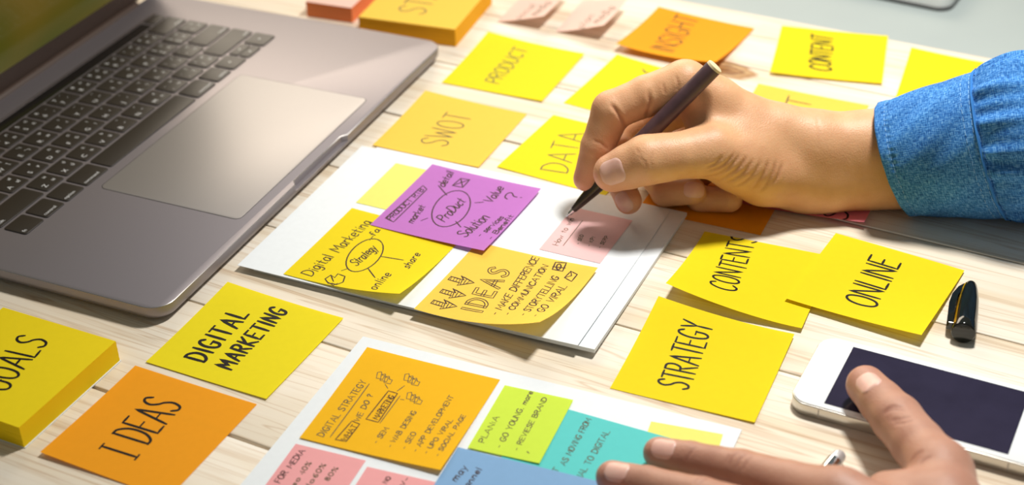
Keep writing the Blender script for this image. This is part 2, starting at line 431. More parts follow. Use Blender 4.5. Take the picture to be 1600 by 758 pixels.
KNOTS = [(U(1128, 108).x*MM, U(1128, 108).y*MM, .014), (U(1095, 88).x*MM, U(1095, 88).y*MM, .007)]
WOOD = wood_material()
GREYTOP = mat('grey_laminate', srgb(176, 186, 184), rough=.5, noise=(8, srgb(168, 178, 178), .5))
PLANK_A = math.radians(-28.7)
PN = Vector((math.sin(-PLANK_A), math.cos(PLANK_A)))       # across the boards
PD = Vector((math.cos(PLANK_A), math.sin(PLANK_A)))        # along the boards
THK = 18.0
g = MB(); g.loops(rslab(3000, 2000, 20, -THK-32, -THK, 2))
gt = g.build('grey_desk', GREYTOP, None, loc=(150, 1000, 0), rz=PLANK_A)
auto_smooth(gt); tag(gt, 'plain grey desk top behind and under the pine boards', 'desk')
board = empty('pine_board', (0, 0, -THK)); tag(board, 'pale pine board top of parallel planks carrying the notes and laptop', 'tabletop')
edges = [205, 285, 366, 447, 531, 613.5, 689, 764, 844, 927, 1010]
for k in range(len(edges)-1):
    a = edges[k]+(.9 if k in (3, 7) else .5); b_ = edges[k+1]-(.9 if k+1 in (3, 7) else .5)
    c = PN*((a+b_)/2) + PD*60
    mb = MB(); mb.loops(rslab(1900, b_-a, .6, 0, THK+random.uniform(-.12, 0), .7, n=2))
    p = mb.build('plank', WOOD, board, loc=(c.x, c.y, 0), rz=PLANK_A); auto_smooth(p)
    
# ------------------------------------------------------------------ laptop
ALU = mat('space_grey_aluminium', srgb(150, 143, 147), rough=.44, metal=.6, bump=(4000, .05, .02))
ALU_EDGE = mat('polished_aluminium_edge', srgb(205, 200, 195), rough=.25, metal=1.0)
KEY = mat('black_key_plastic', (.026, .020, .016), rough=.5, spec=.6)  # brown of flare and reflections mixed into the near-black base colour
LEGEND = mat('white_key_legend', (.75, .75, .75), rough=.6)
GROOVE = mat('dark_groove', (.02, .018, .02), rough=.6)
TPAD = mat('trackpad_glass', srgb(166, 162, 162), rough=.46, metal=.6)
GLASSB = mat('black_glass_bar', (.012, .011, .010), rough=.06, spec=.6)
RUBBER = mat('black_rubber', (.02, .018, .018), rough=.7)
HINGE = mat('dark_hinge_plastic', (.075, .048, .036), rough=.45)  # hinge and bezel: brown flare haze over black put into the base colour
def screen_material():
    m = mat('olive_reflection_screen', (.01, .01, .01), rough=.12)  # olive reflection in the dark display, put in as a noise glow
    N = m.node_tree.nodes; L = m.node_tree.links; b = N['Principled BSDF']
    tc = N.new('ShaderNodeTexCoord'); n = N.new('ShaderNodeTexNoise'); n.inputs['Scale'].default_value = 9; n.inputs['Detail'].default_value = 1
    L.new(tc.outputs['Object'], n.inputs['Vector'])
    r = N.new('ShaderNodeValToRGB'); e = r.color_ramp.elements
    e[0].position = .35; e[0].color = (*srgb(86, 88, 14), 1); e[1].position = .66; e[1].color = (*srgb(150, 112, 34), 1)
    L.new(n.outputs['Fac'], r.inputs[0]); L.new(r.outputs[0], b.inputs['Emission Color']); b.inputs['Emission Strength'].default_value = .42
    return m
LAPZ = 11.0
LA = math.radians(65.1); e1 = Vector((math.cos(LA), math.sin(LA), 0)); e2 = Vector((-math.sin(LA), math.cos(LA), 0))
LF = Vector((-117.2, 837.1, 0))
lap = empty('laptop', LF, LA)
tag(lap, 'open space grey laptop with black keyboard and large trackpad', 'laptop')
LW, LD = 349.3, 246.5
def deck_ring(inset, z, r, notch):
    """outline of the base, front edge at y = 0 (+ inset), thumb notch in the middle of the front"""
    pts = []; n = 7; w, y0, y1 = LW/2-inset, inset, LD-inset
    r = max(r-inset, .5)
    for (cx, cy, a0) in ((w-r, y1-r, 0), (-w+r, y1-r, 90), (-w+r, y0+r, 180)):
        for i in range(n+1):
            a = math.radians(a0+90*i/n); pts.append((cx+r*math.cos(a), cy+r*math.sin(a), z))
    nd = 3.2 if notch else 0
    for (x, d) in ((-33, 0), (-29.5, nd), (29.5, nd), (33, 0)): pts.append((x, y0+d, z))
    for i in range(n+1):
        a = math.radians(270+90*i/n); pts.append((w-r+r*math.cos(a), y0+r+r*math.sin(a), z))
    return pts
mb = MB()
mb.loops([deck_ring(9, .9, 13, False), deck_ring(4.0, 1.6, 13, False), deck_ring(1.3, 3.2, 13, False), deck_ring(.15, 5.2, 13, False), deck_ring(0, 6.4, 13, False),
          deck_ring(0, 6.6, 13, True), deck_ring(0, 10.3, 13, True), deck_ring(.12, 10.75, 13, True), deck_ring(.55, 11.0, 13, True)])
base = mb.build('base', ALU, lap); auto_smooth(base, 35)
ed = MB()        # bright chamfer round the deck
ra = deck_ring(.02, 10.72, 13, True); rb = deck_ring(.62, 11.02, 13, True)
ed.loops([ra, rb], False, False)
auto_smooth(ed.build('polished_rim', ALU_EDGE, base), 60)
for sx in (-1, 1):
    for yy in (30, 210):
        f = MB(); f.loops(lathe([(0, 8), (1.2, 9)], (sx*145, yy, 0), (sx*145, yy, 1.3), 16)); f.build('rubber_foot', RUBBER, base)
t = MB(); t.loops(rslab(160.8, 100.8, 4.4, LAPZ-.3, LAPZ+.06, n=5, cx=0, cy=60.7)); t.build('trackpad_gap', GROOVE, lap)
t = MB(); t.loops(rslab(160, 100, 4, LAPZ-.3, LAPZ+.16, .1, n=5, cx=0, cy=60.7)); auto_smooth(t.build('trackpad', TPAD, lap))
# keyboard rows from the front: (legend, width in units)
def glyphs(s): return s.split(' ')
ROWS = [
 [('fn', 1), ('control', 1), ('option', 1), ('command', 1.25), ('', 5), ('command', 1.25), ('option', 1), ('<', 1), ('updown', 1), ('>', 1)],
 [('shift', 2.25)] + [(c, 1) for c in 'ZXCVBNM,./'] + [('shift', 2.25)],
 [('caps lock', 1.75)] + [(c, 1) for c in "ASDFGHJKL;'"] + [('return', 1.75)],
 [('tab', 1.5)] + [(c, 1) for c in 'QWERTYUIOP[]'] + [('\\', 1)],
 [(c, 1) for c in '`1234567890-='] + [('delete', 1.5)],
]
THAI = dict(zip("`1234567890-=QWERTYUIOP[]\\ASDFGHJKL;'ZXCVBNM,./", "_ๅ/-ภถุึคตจขชๆไำพะัีรนยบลฃฟหกดเ้่าสวงผปแอิืทมใฝ"))
UNIT = 282.6/14.5; KH = 19.1; KY0 = 117.4; GAP = 2.3
def text_mesh(s, size, x, y, z, align='CENTER'):
    cu = bpy.data.curves.new('legend_text', 'FONT'); cu.body = s; cu.size = size*MM*1.35; cu.align_x = align; cu.align_y = 'CENTER'
    cu.resolution_u = 2
    o = bpy.data.objects.new('legend_text', cu); COL.objects.link(o)
    bpy.context.view_layer.update()
    dg = bpy.context.evaluated_depsgraph_get(); me = o.evaluated_get(dg).to_mesh()
    v = [(p.co.x/MM+x, p.co.y/MM+y, z) for p in me.vertices]; f = [tuple(p.vertices) for p in me.polygons]
    o.evaluated_get(dg).to_mesh_clear(); bpy.data.objects.remove(o); bpy.data.curves.remove(cu)
    return v, f
def key(x0, x1, y0, y1, legend):
    w, h = x1-x0-GAP, y1-y0-GAP
    k = MB(); k.loops(rslab(w, h, 1.6, 0, .75, .35, n=3))
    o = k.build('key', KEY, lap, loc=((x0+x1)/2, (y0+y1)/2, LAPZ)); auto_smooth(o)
    parts = MB()
    zt = .80
    try:
        if len(legend) > 1: parts.add(*text_mesh(legend, 2.7, w/2-1.5 if (x0+x1) > 0 else -w/2+1.5, -h/2+3.4, zt, 'RIGHT' if (x0+x1) > 0 else 'LEFT'))
        elif legend in '<>^v' and legend: 
            a = {'<': 180, '>': 0, '^': 90, 'v': 270}[legend]
            parts.add([(1.2*math.cos(math.radians(a+d)), 1.2*math.sin(math.radians(a+d)), zt) for d in (0, 120, 240)], [(0, 1, 2)])
        elif legend:
            parts.add(*text_mesh(legend, 3.8, -w/2+4.6, -h/2+5.0, zt))
            if legend in THAI:
                parts.add(*text_mesh(THAI[legend], 3.2, w/2-4.4, -h/2+5.4, zt))
                parts.add(*text_mesh(THAI[legend], 2.8, w/2-4.6, h/2-4.6, zt))
            if not legend.isalpha(): parts.add(*text_mesh(legend, 3.4, -w/2+4.6, h/2-4.6, zt))
    except Exception as ex: print('legend', legend, ex)
    if parts.f: parts.build('legend', LEGEND, o)
    return o
for r, row in enumerate(ROWS):
    x = -141.3; y0 = KY0+r*KH
    for lg, wd in row:
        x1 = x+wd*UNIT
        if lg == 'updown':
            key(x, x1, y0, y0+KH/2+.9, 'v'); key(x, x1, y0+KH/2-.9, y0+KH, '^')
        else: key(x, x1, y0, y0+KH, lg)
        x = x1
ty = KY0+5*KH
tb = MB(); tb.loops(rslab(282.6-GAP-17, 9.6, 1.2, LAPZ-.2, LAPZ+.18, .1, n=3, cx=-8.5, cy=ty+5.6)); auto_smooth(tb.build('touch_bar', GLASSB, lap))
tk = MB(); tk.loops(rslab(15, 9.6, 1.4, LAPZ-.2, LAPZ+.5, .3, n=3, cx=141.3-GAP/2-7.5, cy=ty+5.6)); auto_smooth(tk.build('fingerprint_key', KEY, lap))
tr = MB(); tr.loops([rrect(283.6, 1.1, .4, LAPZ+.02, 2, 0, ty+11.7), rrect(283.6, 1.1, .4, LAPZ+.1, 2, 0, ty+11.7)]); tr.build('touch_bar_rim', ALU_EDGE, lap)
# hinge and lid
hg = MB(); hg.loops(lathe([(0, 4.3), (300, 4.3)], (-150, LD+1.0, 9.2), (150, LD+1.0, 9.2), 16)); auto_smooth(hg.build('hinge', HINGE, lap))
lid = empty('lid', (0, LD+1.5, 10.5)); lid.parent = lap; lid.rotation_euler = (math.radians(108), 0, 0)
def lidpart(name, mat_, w, h, r, z0, z1, cy, bev=0.0):
    q = MB(); q.loops(rslab(w, h, r, z0, z1, bev, n=5, cx=0, cy=cy)); o = q.build(name, mat_, lid); auto_smooth(o); return o
lidpart('lid_shell', ALU, LW, 236, 9, -4.6, -.6, 119.5, .3)
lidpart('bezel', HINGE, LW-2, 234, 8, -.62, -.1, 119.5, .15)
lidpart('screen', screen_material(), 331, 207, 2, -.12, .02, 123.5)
# the lid's parts hang on an Empty: make them parts of the laptop itself
bpy.context.view_layer.update()
for ch in [c for c in bpy.data.objects if c.parent == lid]:
    mw = lid.matrix_local.copy() if False else Matrix.Translation(lid.location) @ lid.rotation_euler.to_matrix().to_4x4()
    ch.parent = lap; ch.matrix_local = mw
bpy.data.objects.remove(lid)

# ------------------------------------------------------------------ sheets of paper
DOTS = 'sticky notes stuck on the pine board'
def note(name, fit, colour, base=0.0, size=(76, 76), **kw):
    x, y, t, l = fit
    return Sheet(name, x, y, t, size[0], size[1], NOTE[colour], base, l, **kw)
# notes lying on the board: (x, y, turn, corner lifts TL TR BR BL)
s = note('sticky_note', (5.5, 972.7, -25.6, (5.0, 1.2, 1.0, .4)), 'bright_yellow')
s.write('PRODUCT', (779, 131), (825, 78), (758, 125.5), 1.0, 'grey'); s.build('bright yellow sticky note reading PRODUCT in thin letters', group=DOTS)
s = note('sticky_note', (-37.7, 887.9, -25.3, (3.2, .3, 1.1, 1.0)), 'amber')
s.write('SWOT', (696, 229), (738, 182), (653.5, 224.5), .95, 'grey'); s.build('light orange sticky note reading SWOT beside the white paper pad', group=DOTS)
s = note('sticky_note', (44.0, 852.0, -30.3, (0, 0, 0, .4)), 'bright_yellow')
s.write('DATA', (886, 271), (914, 209), (845, 265), .95, 'grey'); s.build('bright yellow sticky note reading DATA partly behind the writing hand', group=DOTS)
s = note('sticky_note', (90.2, 931.6, -32.7, (3.0, 0, 0, 0)), 'bright_yellow')
s.draw([(1004, 108), (1009, 114)], 1.2, 'grey'); s.draw([(1006, 112), (1040, 122)], 1.0, 'grey')
s.build('bright yellow sticky note half hidden behind the index knuckle', group=DOTS)
s = note('sticky_note', (130.3, 1008.8, -29.1, (3.0, .6, 8.1, 6.4)), 'orange')
s.write('INSIGHT', (1051, 82), (1092, 30), (1017, 73.5), 1.3, 'fine'); s.build('orange sticky note reading INSIGHT beyond the writing hand', group=DOTS)
s = note('sticky_note', (228.7, 977.2, -15.5, (1.8, .8, 1.6, 2.4)), 'yellow')
s.write('CONTENT', (1298, 112), (1301, 58), (1265, 105), 1.7, 'black'); s.build('yellow sticky note reading CONTENT in marker near the grey desk edge', group=DOTS)
s = note('sticky_note', (306.9, 926.7, -21.2, (5.0, 0, 0, 1.8)), 'yellow')
s.build('blank yellow sticky note behind the denim sleeve', group=DOTS)
c = U(1185, 135)
s = note('sticky_note', (c.x+34.4-16.1, c.y-16.1-34.4, -25.0, (2.0, 0, 0, 0)), 'amber')
s.write('T', (1264, 170), (1269, 157), (1228, 163), 1.2, 'grey'); s.build('light orange sticky note behind the bare wrist with one visible letter T', group=DOTS)
c = U(1349, 358)
s = note('sticky_note', (c.x-34.4+16.1, c.y+16.1+34.4, -25.0, (0, 0, 4.5, .6)), 'rose')
s.write('S', (1322, 345), (1327, 332), (1284, 334), 1.3, 'black'); s.build('rose pink sticky note in shadow under the wrist', group=DOTS)
c = U(1188, 368)
s = note('sticky_note', (c.x-34.4+16.1, c.y+16.1+34.4, -25.0, (0, 0, 0, 0)), 'orange')
s.build('orange sticky note in the shadow under the writing hand', group=DOTS)
s = note('sticky_note', (132.9, 706.6, -23.5, (0.0, 0, 2.2, 13.0)), 'yellow', base=.3, power=1.6)
s.write('CONTENTS', (1148, 457), (1183, 372), (1107, 446), 1.35, 'black'); s.build('yellow sticky note reading CONTENTS with a lifted near corner', group=DOTS)
s = Sheet('sticky_note', 200.4, 694.9, -31.9, 76, 76, NOTE['yellow'], 2.3, (0, -1.2, 3.8, 1.3))
s.write('ONLINE', (1366, 482.5), (1408, 412), (1319.5, 467.5), 1.5, 'black'); s.build('yellow sticky note reading ONLINE overlapping its neighbour, next to the pen cap', group=DOTS)
s = note('sticky_note', (97.8, 633.5, -24.4, (7.1, 2.0, .9, 0)), 'yellow')
s.write('STRATEGY', (1075, 610), (1113, 510), (1028, 600), 1.35, 'black'); s.build('yellow sticky note reading STRATEGY left of the smartphone', group=DOTS)
s = note('sticky_note', (-144.4, 665.2, -27.0, (3.3, .6, .7, .5)), 'bright_yellow')
s.write('DIGITAL', (319, 566), (389, 492), (289, 558), 1.9, 'black', gap=.34); s.write('MARKETING', (361, 578), (449, 487), (337, 569), 1.8, 'black', gap=.34)
s.build('yellow sticky note reading DIGITAL MARKETING in bold marker', group=DOTS)
s = note('sticky_note', (-183.2, 593.9, -26.5, (1.1, 0, 0, 2.2)), 'orange')
s.write('| DEAS', (210, 718), (285, 633), (155, 700), 1.5, 'black', gap=.2); s.build('orange sticky note reading I DEAS in the near left', group=DOTS)
# two small curled peach notes at the back
SMALL = (51, 38)
c = U(868, 50)
s = Sheet('sticky_note', c.x+28.3, c.y+14.6, -26, 51, 38, NOTE['peach'], 0, (3.5, 13, 12, 0), power=1.15)
s.write('media', (935, 36), (962, 12), (925, 31), .7, 'grey'); s.write('plan', (910, 44), (930, 24), (902, 40), .6, 'grey')
s.build('small curled peach sticky note nearest the orange INSIGHT note', group='small curled peach notes')
c = U(777, 34)
s = Sheet('sticky_note', c.x+28.3, c.y+14.6, -26, 51, 38, NOTE['peach'], 0, (3.0, 13, 11, 0), power=1.15)
s.write('media', (838, 24), (862, 4), (828, 20), .7, 'grey'); s.write('social', (812, 30), (838, 8), (806, 26), .6, 'grey')
s.build('small curled peach sticky note nearest the thick orange note pad', group='small curled peach notes')

# pads of notes
def pad(name, x, y, t, size, top, colour, side, label, writing=(), backing=False, lifts=(0, 0, 0, 0)):
    r = empty(name, (x, y, 0), math.radians(90+t)); tag(r, label, 'note pad')
    mb = MB(); n = max(4, int(top/1.2)); z0 = .5 if backing else 0
    rings = []
    for k in range(n+1):
        z = z0+(top-z0)*k/n; j = .12*math.sin(k*2.3)
        rings.append([(-size[0]/2+j, -size[1]/2, z), (size[0]/2+j, -size[1]/2, z), (size[0]/2+j, size[1]/2, z), (-size[0]/2+j, size[1]/2, z)])
    mb.loops(rings); mb.build('sheet_block', side, r)
    if backing:
        b = MB(); b.loops([rrect(size[0]+.6, size[1]+.6, .3, .02, 2, .3, -.3), rrect(size[0]+.6, size[1]+.6, .3, .5, 2, .3, -.3)]); b.build('backing_sheet', NOTE['white'], r)
    sh = Sheet(name, x, y, t, size[0], size[1], NOTE[colour], top, lifts)
    for w in writing: sh.write(*w)
    sh.build(None, parent=r, part='top_sheet')
    return r
def pad_side(name, col):
    m = mat(name, col, rough=.85, spec=.15); N = m.node_tree.nodes; L = m.node_tree.links
    tc = N.new('ShaderNodeTexCoord'); w = N.new('ShaderNodeTexWave'); w.bands_direction = 'Z'; w.inputs['Scale'].default_value = 420; w.inputs['Distortion'].default_value = 1.5
    L.new(tc.outputs['Object'], w.inputs['Vector'])
    bp = N.new('ShaderNodeBump'); bp.inputs['Strength'].default_value = .4; bp.inputs['Distance'].default_value = .0002
    L.new(w.outputs['Fac'], bp.inputs['Height']); L.new(bp.outputs[0], N['Principled BSDF'].inputs['Normal'])
    return m
c = U(180.8, 532.5, 13.5)      # top right corner of the pad
a_ = (math.cos(math.radians(-26.6)), math.sin(math.radians(-26.6)))
pad('note_pad', c.x-38*a_[0]+38*a_[1], c.y-38*a_[1]-38*a_[0], -26.6, (76, 76), 13.0, 'yellow', pad_side('yellow_pad_side', (.90, .62, .008)),
    'thick yellow note pad reading GOALS at the near left', [('GOALS', (8, 613), (76, 533), (-36, 598), 1.5, 'black')], True, (0, 0, 0, 3.5))
pad('note_pad', -58.3, 1059.5, -20.5, (76, 76), 13.5, 'amber', pad_side('amber_pad_side', (.88, .42, .02)),
    'thick orange note pad standing behind the laptop corner', [('START', (662, 23), (712, -34), (622, 16), 1.2, 'grey')])
pad('note_pad', -122, 1086.8, -22, SMALL, 12.0, 'peach', pad_side('salmon_pad_side', (.85, .26, .10)), 'small pink note pad behind the laptop')

# A5 paper pad in the middle with a loose top sheet and its notes
pd = Sheet('paper_pad', -21.8, 752.8, -25.4, 148, 210, NOTE['white'], 0, (0, 0, 2.6, .3), thick=2.4, n=24)
pd.build('white paper pad under the loose sheet in the middle', 'paper pad', part='sheet_block')
MIDTOP = Sheet('paper_sheet', -31.1, 754.8, -25.1, 148, 210, NOTE['white'], lambda X, Y: pd.height(X, Y)+.05, (.1, .1, 1.2, .7), thick=.21, n=28)
MIDTOP.build('loose white sheet on the paper pad carrying five sticky notes under the pen', 'paper')
on_mid = lambda dz: (lambda X, Y: MIDTOP.height(X, Y)+dz)
GM = 'sticky notes on the middle sheet'
s = Sheet('sticky_note', -65.8, 811.4, -26, 51, 38, NOTE['pale_yellow'], on_mid(.02), (0, 0, 0, 0))
s.build('small blank pale yellow note tucked behind the purple note', group=GM)
s = Sheet('sticky_note', -79.0, 738.4, -26.7, 76, 76, NOTE['yellow'], on_mid(.04), (.8, 0, 7.5, .2), power=2.3)
s.write('Digital Marketing', (487, 432), (582, 348), (470, 427), .75, 'fine', gap=.16)
s.ellipse((570, 399), (597, 380), (580, 416), .8); s.write('Strategy', (557.5, 416), (590, 389), (549, 406), .75, 'fine', gap=.1)
for a, b in (((534, 423), (543, 420)), ((575, 419.5), (586, 434)), ((596, 401), (630, 406.5)), ((578, 375), (583, 369))): s.draw([a, b], .8)
s.write('fa', (585, 369), (594, 360), (577, 364), .75); s.write('online', (587, 453), (612, 429), (577, 447), .75); s.write('share', (639, 420), (657, 397.5), (630, 414), .75)
s.draw([(513, 443), (508, 436), (517, 430), (523, 434), (528, 428), (539, 432), (536, 441), (526, 445), (519, 443), (513, 443)], .8); s.draw([(517, 430), (521, 440)], .8); s.draw([(512, 441), (521, 446), (527, 443)], .8)
s.build('yellow note reading Digital Marketing with a Strategy bubble', group=GM)
s = Sheet('sticky_note', -3.4, 697.4, -27.2, 76, 76, NOTE['amber'], on_mid(.04), (0, 2.5, 14.0, 1.5), power=2.3)
s.write('IDEAS', (752, 488), (795, 424), (725, 480), .6, 'fine', gap=.42, outline=.85)
for tx, p0, p1, pt in (('- MAKE DIFFERENCE', (777, 492), (842, 404), (768, 488)), ('- COMMUNICATION', (796, 492), (857, 416), (788, 489)), ('- STORYTELLING', (821, 493), (874, 434), (812, 490)), ('- GO VIRAL', (840, 495), (886, 448), (832, 491))):
    s.write(tx, p0, p1, pt, .8, 'fine', gap=.16)
for ox, oy in ((0, 0), (-13, 20), (-27, 37)):
    A = lambda x, y: (x+ox, y+oy)
    s.draw([A(705, 432), A(725, 438), A(721, 431), A(741, 442), A(714, 446), A(718, 442), A(700, 437), A(705, 432)], .8)
    for k in range(4): s.draw([A(706+k*4.5, 433+k*1.2), A(703+k*4.5, 438+k*1.2)], .6)
    for k in range(3): s.draw([A(724+k*5, 434+k*2.5), A(719+k*5, 445-k*1)], .6)
s.box([(863, 421), (868, 410), (885, 411), (879, 424)], .9); s.ellipse((873, 417), (876, 414), (875, 420), .9); s.draw([(864, 417), (883, 419)], .9)
s.box([(882, 434), (892, 424), (902, 429), (893, 440)], .8); s.draw([(882, 434), (893, 431), (892, 424)], .8)
s.build('light orange note reading IDEAS with arrows and a curled near edge', group=GM)
s = Sheet('sticky_note', -32.4, 786.2, -27.6, 76, 76, NOTE['purple'], on_mid(.5), (1.0, 2.0, 2.4, .2))
s.box([(602, 341), (661, 290), (667, 296), (615, 347)], .7); s.write('PRODUCT RTB', (611, 344), (663, 297), (605, 340), .7, 'fine', gap=.14)
s.write('market', (645, 349), (665, 323), (636, 344), .8, 'fine', gap=.1)
s.ellipse((705, 326), (732, 306), (718, 346), .8); s.write('ProDuct', (695, 347), (728, 315), (686, 336), .85, 'fine', gap=.12)
for a, b in (((685, 290), (698, 305)), ((742, 317), (755, 316)), ((712, 346), (720, 355)), ((658, 345), (668, 341))): s.draw([a, b], .8)
s.write('detail', (694, 293), (709, 270), (685, 286), .85, 'fine', gap=.1)
s.box([(707, 290), (720, 279), (734, 281), (723, 293)], .8); s.draw([(707, 290), (734, 281)], .8); s.draw([(720, 279), (723, 293)], .8)
s.write('Value', (768, 318), (788, 294), (757, 311), .85, 'fine', gap=.1); s.write('?', (812, 314), (818, 303), (787, 310), .85)
s.write('Solution', (728, 371), (766, 340), (714, 364), .85, 'fine', gap=.1); s.write('- services', (752, 370), (788, 340), (745, 366), .7, 'fine', gap=.12); s.write('- Benefit', (769, 374), (803, 338), (762, 371), .7, 'fine', gap=.12)
s.build('purple note reading ProDuct in a bubble lying over its neighbours', group=GM)
s = Sheet('sticky_note', 43.6, 752.8, -26.4, 50, 38, NOTE['pale_pink'], on_mid(.04), (0, 0, 0, 0))
s.write('How to win', (872, 384), (897, 342), (864, 381), .5, 'grey', gap=.14); s.draw([(880, 384), (910, 345)], .45, 'grey')
s.write('- SEO', (905, 382), (912, 368), (900, 380), .45, 'grey'); s.write('- KPI', (922, 385), (930, 371), (917, 383), .45, 'grey'); s.write('- SERP', (939, 388), (951, 370), (934, 386), .45, 'grey')
s.build('small pink note being written on under the pen tip', group=GM)

# near A5 sheet with its notes
LOW = Sheet('paper_sheet', -16.2, 554.4, -24.2, 148, 210, NOTE['white'], 0, (0.2, .2, 0, 0), thick=.3, n=16)
LOW.build('white sheet at the near edge carrying teal, lime, blue and pink notes', 'paper')
GL = 'sticky notes on the near sheet'; lz = .34
s = Sheet('sticky_note', -58.1, 603.3, -22.6, 76, 76, NOTE['gold'], lz, (1.8, .2, 2.6, .6))
s.write('DIGITAL STRATEGY', (505, 683), (573, 597), (495.5, 679.5), .6, 'grey', gap=.22); s.draw([(516, 683), (577, 600)], .55, 'grey')
s.box([(524, 687), (550, 658), (562, 663), (541, 690)], .6, 'fine'); s.write('WHAT', (540, 689), (558, 666), (533, 686), .6, 'fine'); s.write('WE DO ?', (561, 659), (583, 618), (554, 655), .6, 'grey')
s.box([(572, 655), (607, 611), (621, 615), (591, 660)], .6, 'fine'); s.write('MARKETING', (590, 656), (616, 620), (583, 652), .6, 'fine', gap=.14); s.draw([(625, 619), (594, 661)], .5, 'grey')
for cx_, cy_ in ((600, 590), (643, 593), (647, 622)):
    for k in range(3):
        x, y = cx_-8+k*6, cy_-4+k*3.5
        s.draw([(x-4, y+5), (x-2, y-4), (x+4, y-5), (x+5, y), (x+9, y+1), (x+6, y+7), (x-4, y+5)], .5, 'grey')
for a, b in (((602, 601), (606, 607)), ((621, 611), (632, 603)), ((626, 624), (631, 625))): s.draw([a, b], .55, 'grey')
for tx, p0, p1, pt in (('- SEM', (590, 693), (608, 670), (583, 690)), ('- WAB DESING', (612, 699), (651, 644), (605, 696)), ('- SEO', (634, 702), (651, 677), (627, 699)), ('- APP DEVELOPMENT', (652, 706), (709, 620), (645, 703)), ('- UPO VIRAL', (668, 709), (708, 657), (662, 706)), ('- SOCIAL PAGE', (686, 713), (728, 650), (680, 710))):
    s.write(tx, p0, p1, pt, .55, 'grey', gap=.16)
s.build('orange note reading DIGITAL STRATEGY with a list on the near sheet', group=GL)
s = Sheet('sticky_note', 75, 557.2, -18.5, 51, 36, NOTE['pale_yellow'], lz, (0, 0, 0, 0)); s.build('small blank pale yellow note under the resting index finger', group=GL)
s = Sheet('sticky_note', 29, 554, -26.6, 76, 76, NOTE['teal'], lz+.22, (0, 0, 0, 0))
s.write('AS MOVING FROM', (883, 728), (924, 656), (875, 724), .55, 'grey', gap=.16); s.write('TRADITIONAL TO DIGITAL', (880, 797), (953, 675), (871, 793), .55, 'grey', gap=.16); s.write('T', (870, 739), (874, 733), (862, 736), .55, 'grey')
s.build('teal note under the resting fingertips', group=GL)
s = Sheet('sticky_note', -9.1, 522.5, -22.5, 76, 76, NOTE['blue'], lz+.44, (0, 0, 0, 0))
s.write('may', (713, 753), (731, 731), (704, 747), .6, 'fine'); s.write('channel', (722, 776), (753, 734), (714, 771), .6, 'fine')
s.build('blue note overlapping the teal note at the near edge', group=GL)
s = Sheet('sticky_note', 1.8, 588.2, -21.5, 51, 37, NOTE['lime'], lz+.5, (0, 0, .6, .2))
s.write('PLAN:A', (756, 692), (780, 652), (748, 689), .55, 'grey'); s.write('- GO YOUNG. mare', (783, 700), (833, 613), (775, 697), .55, 'grey', gap=.16); s.write('- REVIESE BRAND', (810, 704), (855, 623), (803, 701), .55, 'grey', gap=.16); s.draw([(824, 706), (826, 708)], .9, 'grey')
s.build('lime green note reading PLAN:A', group=GL)
s = Sheet('sticky_note', -101.1, 548.3, -21.6, 51, 38, NOTE['pink'], lz, (0, 0, 0, 0))
s.write('FOR MEDIA', (437, 755), (477, 705), (429, 751), .6, 'fine')
for tx, p0, p1, pt in (('40%', (474, 742), (487, 724), (467, 739)), ('60%', (494, 747), (510, 727), (487, 744)), ('80%', (513, 752), (529, 732), (507, 749))): s.write(tx, p0, p1, pt, .55, 'grey')
s.write('so', (461, 760), (470, 748), (455, 757), .55, 'grey'); s.write('do', (480, 765), (492, 750), (474, 762), .55, 'grey')
s.build('pink note reading FOR MEDIA with percentages', group=GL)
s = Sheet('sticky_note', -64.3, 530, -20.5, 51, 38, NOTE['pink'], lz, (0, 0, 0, 0))
s.write('NO', (604, 756), (611, 747), (598, 753), .55, 'fine'); s.write('W-', (626, 765), (640, 748), (620, 762), .55, 'fine')
s.build('pink note between the blue note and the FOR MEDIA note', group=GL)

# ------------------------------------------------------------------ smartphone
WHITEP = mat('white_phone_glass', (.86, .90, .92), rough=.12, spec=.5)
SILVER = mat('silver_phone_band', srgb(214, 212, 205), rough=.3, metal=.9)
SCR = mat('dark_phone_screen', srgb(38, 34, 56), rough=.16, spec=.5, noise=(60, srgb(46, 42, 66), .6))
CHROME = mat('chrome', srgb(225, 228, 232), rough=.08, metal=1.0)
pa, pb, pc = U(1334.4, 540, 7.6), U(1286.4, 632.6, 7.6), U(1574.5, 713, 7.6)
pang = math.atan2(pc.y-pb.y, pc.x-pb.x)
ctr = (pa+pc)/2
ph = empty('smartphone', (ctr.x, ctr.y, 0), pang)
tag(ph, 'white smartphone with a dark blank screen under the thumb', 'phone')
mb = MB(); mb.loops(rslab(123.8, 58.6, 9.2, .1, 7.0, .55, n=7, bev0=.55)); auto_smooth(mb.build('body', SILVER, ph), 30)
mb = MB(); mb.loops(rslab(122.4, 57.2, 8.6, 6.8, 7.6, .3, n=7)); front = mb.build('front_glass', WHITEP, ph); auto_smooth(front, 30)
mb = MB(); mb.loops([rrect(89.4, 50.4, .3, 7.5, 2), rrect(89.4, 50.4, .3, 7.64, 2)]); mb.build('screen', SCR, ph)
mb = MB(); mb.loops(lathe([(0, 5.4), (.06, 5.4)], (-53.0, 0, 7.58), (-53, 0, 8), 24)); mb.build('home_button', mat('white_button', (.82, .86, .88), rough=.15), ph)
mb = MB(); mb.loops([rrect(1.4, 10, .6, 7.58, 3, 53.5, 0), rrect(1.4, 10, .6, 7.64, 3, 53.5, 0)]); mb.build('earpiece', GROOVE, ph)
for x in (46, -46):
    mb = MB(); mb.loops([rrect(.9, 58.75, .3, 1.0, 2, x, 0), rrect(.9, 58.75, .3, 6.3, 2, x, 0)]); mb.build('antenna_line', mat('grey_antenna_line', (.5, .5, .48), rough=.5), ph)

